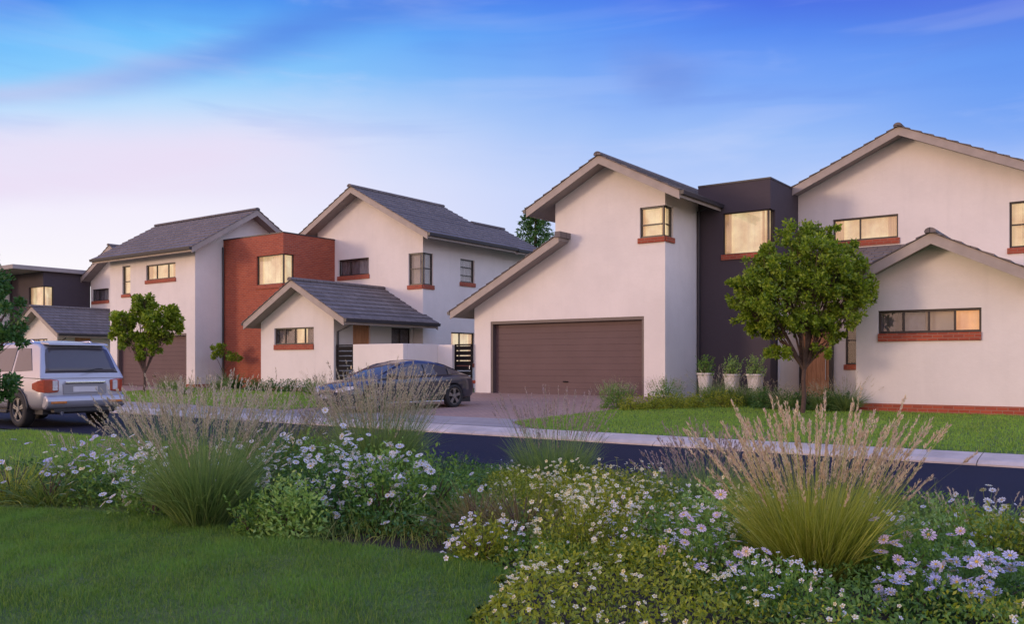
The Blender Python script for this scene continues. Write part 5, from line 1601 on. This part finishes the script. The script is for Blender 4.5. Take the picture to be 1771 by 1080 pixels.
def in_bed(rr, d):
    X = rr * CT - d * ST; Y = rr * ST + d * CT
    back = np.where(X < -7.9, 8.55, 8.45)
    lim = np.where(rr < -4.2, 10.2 + 0.25 * np.sin(rr * 2), 99)
    return ((d > front_d(rr) + 0.06 * np.sin(rr * 9) + 0.05 * np.sin(rr * 21)) | (rr > side_r(d))) & (Y < back) & (d < lim)


def hnoise(x, y):
    return 0.5 + 0.2 * np.sin(x * 2.3 + 1.7 * np.sin(y * 1.9)) + 0.18 * np.sin(y * 3.1 + 1.3 * np.sin(x * 2.7)) + 0.14 * np.sin(x * 7.1 + y * 5.3) + 0.1 * np.sin(x * 13.7 - y * 11.1)


def cover(name, label, n, mat, size, hmin, hmax, sel, seed, flowers=0, fmat=None, frad=0.013, kind='leaf'):
    r = np.random.default_rng(seed)
    N_ = n * 9; rr = r.uniform(-7.5, 5.0, N_); d = r.uniform(2.6 ** 1.4, 13.0 ** 1.4, N_) ** (1 / 1.4)
    k = in_bed(rr, d) & sel(rr, d, r) & (r.uniform(0, 1, N_) < np.clip((8.2 / d) ** 1.3, 0.35, 1)); rr = rr[k]; d = d[k]
    X = rr * CT - d * ST; Y = rr * ST + d * CT
    edge = np.clip(np.maximum((d - front_d(rr)) / 0.35, (rr - side_r(d)) / 0.25), 0.15, 1)
    H = (hmin + (hmax - hmin) * np.clip(hnoise(X, Y), 0, 1)) * edge
    Z0 = g(X, Y) - 0.03
    m_ = min(n, len(rr))
    if kind == 'leaf':
        P = np.stack([X, Y, Z0 + H * r.uniform(0, 1, len(rr)) ** 0.45], 1)[:m_]
        V, F = leaves(P, size, 0.45, 0.5, r=r)
    else:
        a = r.uniform(0, 6.28, m_); ln = r.uniform(0.05, 0.7, m_)
        D = np.stack([np.sin(ln) * np.cos(a), np.sin(ln) * np.sin(a), np.cos(ln)], 1)
        V, F = blades(np.stack([X, Y, Z0], 1)[:m_], D, (H * r.uniform(0.7, 1.4, len(rr)))[:m_], size, 0.3 * r.uniform(0.2, 1.6, m_), 3, r)
    o = mesh_np(name, V, F, mat)
    tag(o, label, 'ground cover', kind='stuff')
    if flowers:
        q = r.permutation(len(rr))[:flowers * 3]
        c = np.sin(X[q] * 3.7 + 2) * np.sin(Y[q] * 4.3) + 0.5 * np.sin(X[q] * 9 + Y[q] * 7) + r.normal(0, 0.35, len(q))
        q = q[c > 0.1][:flowers]
        P = np.stack([X[q], Y[q], Z0[q] + H[q] * 1.02 + r.uniform(0.0, 0.05, len(q))], 1)
        (pv, pf), (ev, ef) = daisy_geo(P, frad, r, 5)
        V, F, M = merge([(pv, pf), (ev, ef)])
        fo = mesh_np('small_flowers', V, F, [fmat, F_EYE], None, M)
        tag(fo, 'tiny pale flowers scattered over the ' + name.replace('_', ' '), 'flowers', kind='stuff')
    return o


right_sel = lambda rr, d, r: rr > -0.45 + 0.25 * np.sin(d * 3)
patch = lambda rr, d: np.sin(rr * 2.1 + 1.1 * np.sin(d * 1.7)) + 0.6 * np.sin(d * 2.9 + rr)
cover('yellow_green_ground_cover', 'low yellow-green leafy mass between the bushes on the right side of the bed', 52000, L_YEL, 0.034, 0.10, 0.30,
      lambda rr, d, r: right_sel(rr, d, r) & (patch(rr, d) + r.normal(0, .3, len(rr)) > -0.05) & (rr < 2.6), 401, 1000, F_CREAM, 0.015)
cover('green_ground_cover', 'low mid-green leafy mass between the bushes on the right side of the bed', 60000, L_BUSH, 0.036, 0.08, 0.27,
      lambda rr, d, r: right_sel(rr, d, r) & ((patch(rr, d) + r.normal(0, .3, len(rr)) < 0.1) | (rr > 2.3)), 402, 650, F_WHITE, 0.013)
cover('dark_ground_cover', 'dark green leafy mass filling the left half of the bed', 26000, L_DARKT, 0.045, 0.06, 0.30, lambda rr, d, r: ~right_sel(rr, d, r) & (d > front_d(rr) + 0.25), 403)
cover('grassy_ground_cover', 'thin green grass growing through the bed', 16000, L_BLADE, 0.006, 0.12, 0.36, lambda rr, d, r: d > front_d(rr) + 0.15, 404, kind='blade')
cover('road_edge_grass', 'fringe of thin grass along the near edge of the asphalt', 9000, L_BLADEG, 0.006, 0.12, 0.30, lambda rr, d, r: (rr * ST + d * CT) > 7.9, 405, kind='blade')

# lawn on the camera's side
lsheet_v = []; rows = ar(0.0, 1.0, 60); cols = ar(-9.0, 0.2, 92)
vs = []; fs = []
for j, t in enumerate(rows):
    for x in cols:
        f = float(front_d(x)); d = 1.0 + (f + 0.05 * math.sin(x * 11) - 1.0) * t
        x = min(x, float(side_r(d)) + 0.02)
        X, Y = x * CT - d * ST, x * ST + d * CT
        vs.append((X, Y, gz(X, Y) + 0.0))
nc = len(cols)
fs = [(j * nc + i, j * nc + i + 1, (j + 1) * nc + i + 1, (j + 1) * nc + i) for j in range(len(rows) - 1) for i in range(nc - 1)]
m = MB(); m.add(vs, fs); o = m.build('lawn', LAWN, recalc=False); o['kind'] = 'structure'
r = np.random.default_rng(501)
n = 330000
rr = r.uniform(-6.2, 0.25, n); d = np.sqrt(r.uniform(3.6 ** 2, 8.5 ** 2, n))
k = (d < front_d(rr) + 0.02 + r.normal(0, 0.04, n)) & (rr < side_r(d) + 0.02 + r.normal(0, 0.03, n)) & (np.abs(rr) < 0.66 * d); rr, d = rr[k], d[k]; n = len(rr)
X = rr * CT - d * ST; Y = rr * ST + d * CT
a = r.uniform(0, 6.28, n); ln = np.abs(r.normal(0, 0.5, n)); D = np.stack([np.sin(ln) * np.cos(a), np.sin(ln) * np.sin(a), np.cos(ln)], 1)
hh = 0.030 * (0.5 + 1.0 * np.clip(hnoise(X * 2, Y * 2), 0, 1)) * r.uniform(0.6, 1.5, n) * np.where(r.uniform(0, 1, n) < 0.03, 1.9, 1.0)
V, F = blades(np.stack([X, Y, g(X, Y)], 1), D, hh, 0.0045, 0.3 * r.uniform(0, 1, n), 1, r, tip=0.1)
o = mesh_np('lawn_grass', V, F, L_LAWN); tag(o, 'short mown grass blades of the lawn nearest the camera', 'grass', kind='stuff')
# strip of lawn between the bed and the silver car
n = 60000; rr = r.uniform(-10, -3.6, n); d = np.sqrt(r.uniform(8.5 ** 2, 20.5 ** 2, n)); X = rr * CT - d * ST; Y = rr * ST + d * CT
k = (~in_bed(rr, d)) & (Y < 8.75) & (d > front_d(rr)) & (np.abs(rr) < 0.64 * d); X, Y = X[k], Y[k]; n = len(X)
sheet('lawn', ar(-30, -5.2, 50), ar(2.0, 8.4, 16) + [8.58], LAWN, -0.012)['kind'] = 'structure'
a = r.uniform(0, 6.28, n); ln = np.abs(r.normal(0, 0.4, n)); D = np.stack([np.sin(ln) * np.cos(a), np.sin(ln) * np.sin(a), np.cos(ln)], 1)
V, F = blades(np.stack([X, Y, g(X, Y) - 0.01], 1), D, 0.06 * r.uniform(0.6, 1.5, n), 0.009, 0.3 * r.uniform(0, 1, n), 1, r, tip=0.1)
o = mesh_np('verge_grass', V, F, L_LAWNF); tag(o, 'green grass strip between the flower bed and the silver car', 'grass', kind='stuff')
# far lawns: short blades with a soft cut edge along kerb and drive
n = 120000; X = r.uniform(-12.6, 2.0, n); Y = r.uniform(14.33, 24, n)
k = (X > -11.45 + 1.6 * np.clip(1 - (Y - 14.3) / 1.8, 0, 1) ** 2 + 0.02) & ~((X > -5.85) & (Y > 22.25)) & (Y < 22.6); X, Y = X[k], Y[k]; n = len(X)
X2 = r.uniform(-32.8, -19.4, 60000); Y2 = r.uniform(15.75, 21.6, 60000); X = np.concatenate([X, X2]); Y = np.concatenate([Y, Y2]); n = len(X)
a = r.uniform(0, 6.28, n); ln = np.abs(r.normal(0, 0.5, n)); D = np.stack([np.sin(ln) * np.cos(a), np.sin(ln) * np.sin(a), np.cos(ln)], 1)
V, F = blades(np.stack([X, Y, g(X, Y) + 0.005], 1), D, 0.05 * r.uniform(0.6, 1.4, n), 0.016, 0.3 * r.uniform(0, 1, n), 1, r, tip=0.2)
o = mesh_np('front_lawn_grass', V, F, L_LAWNF); tag(o, 'short grass of the front lawns across the road', 'grass', kind='stuff')
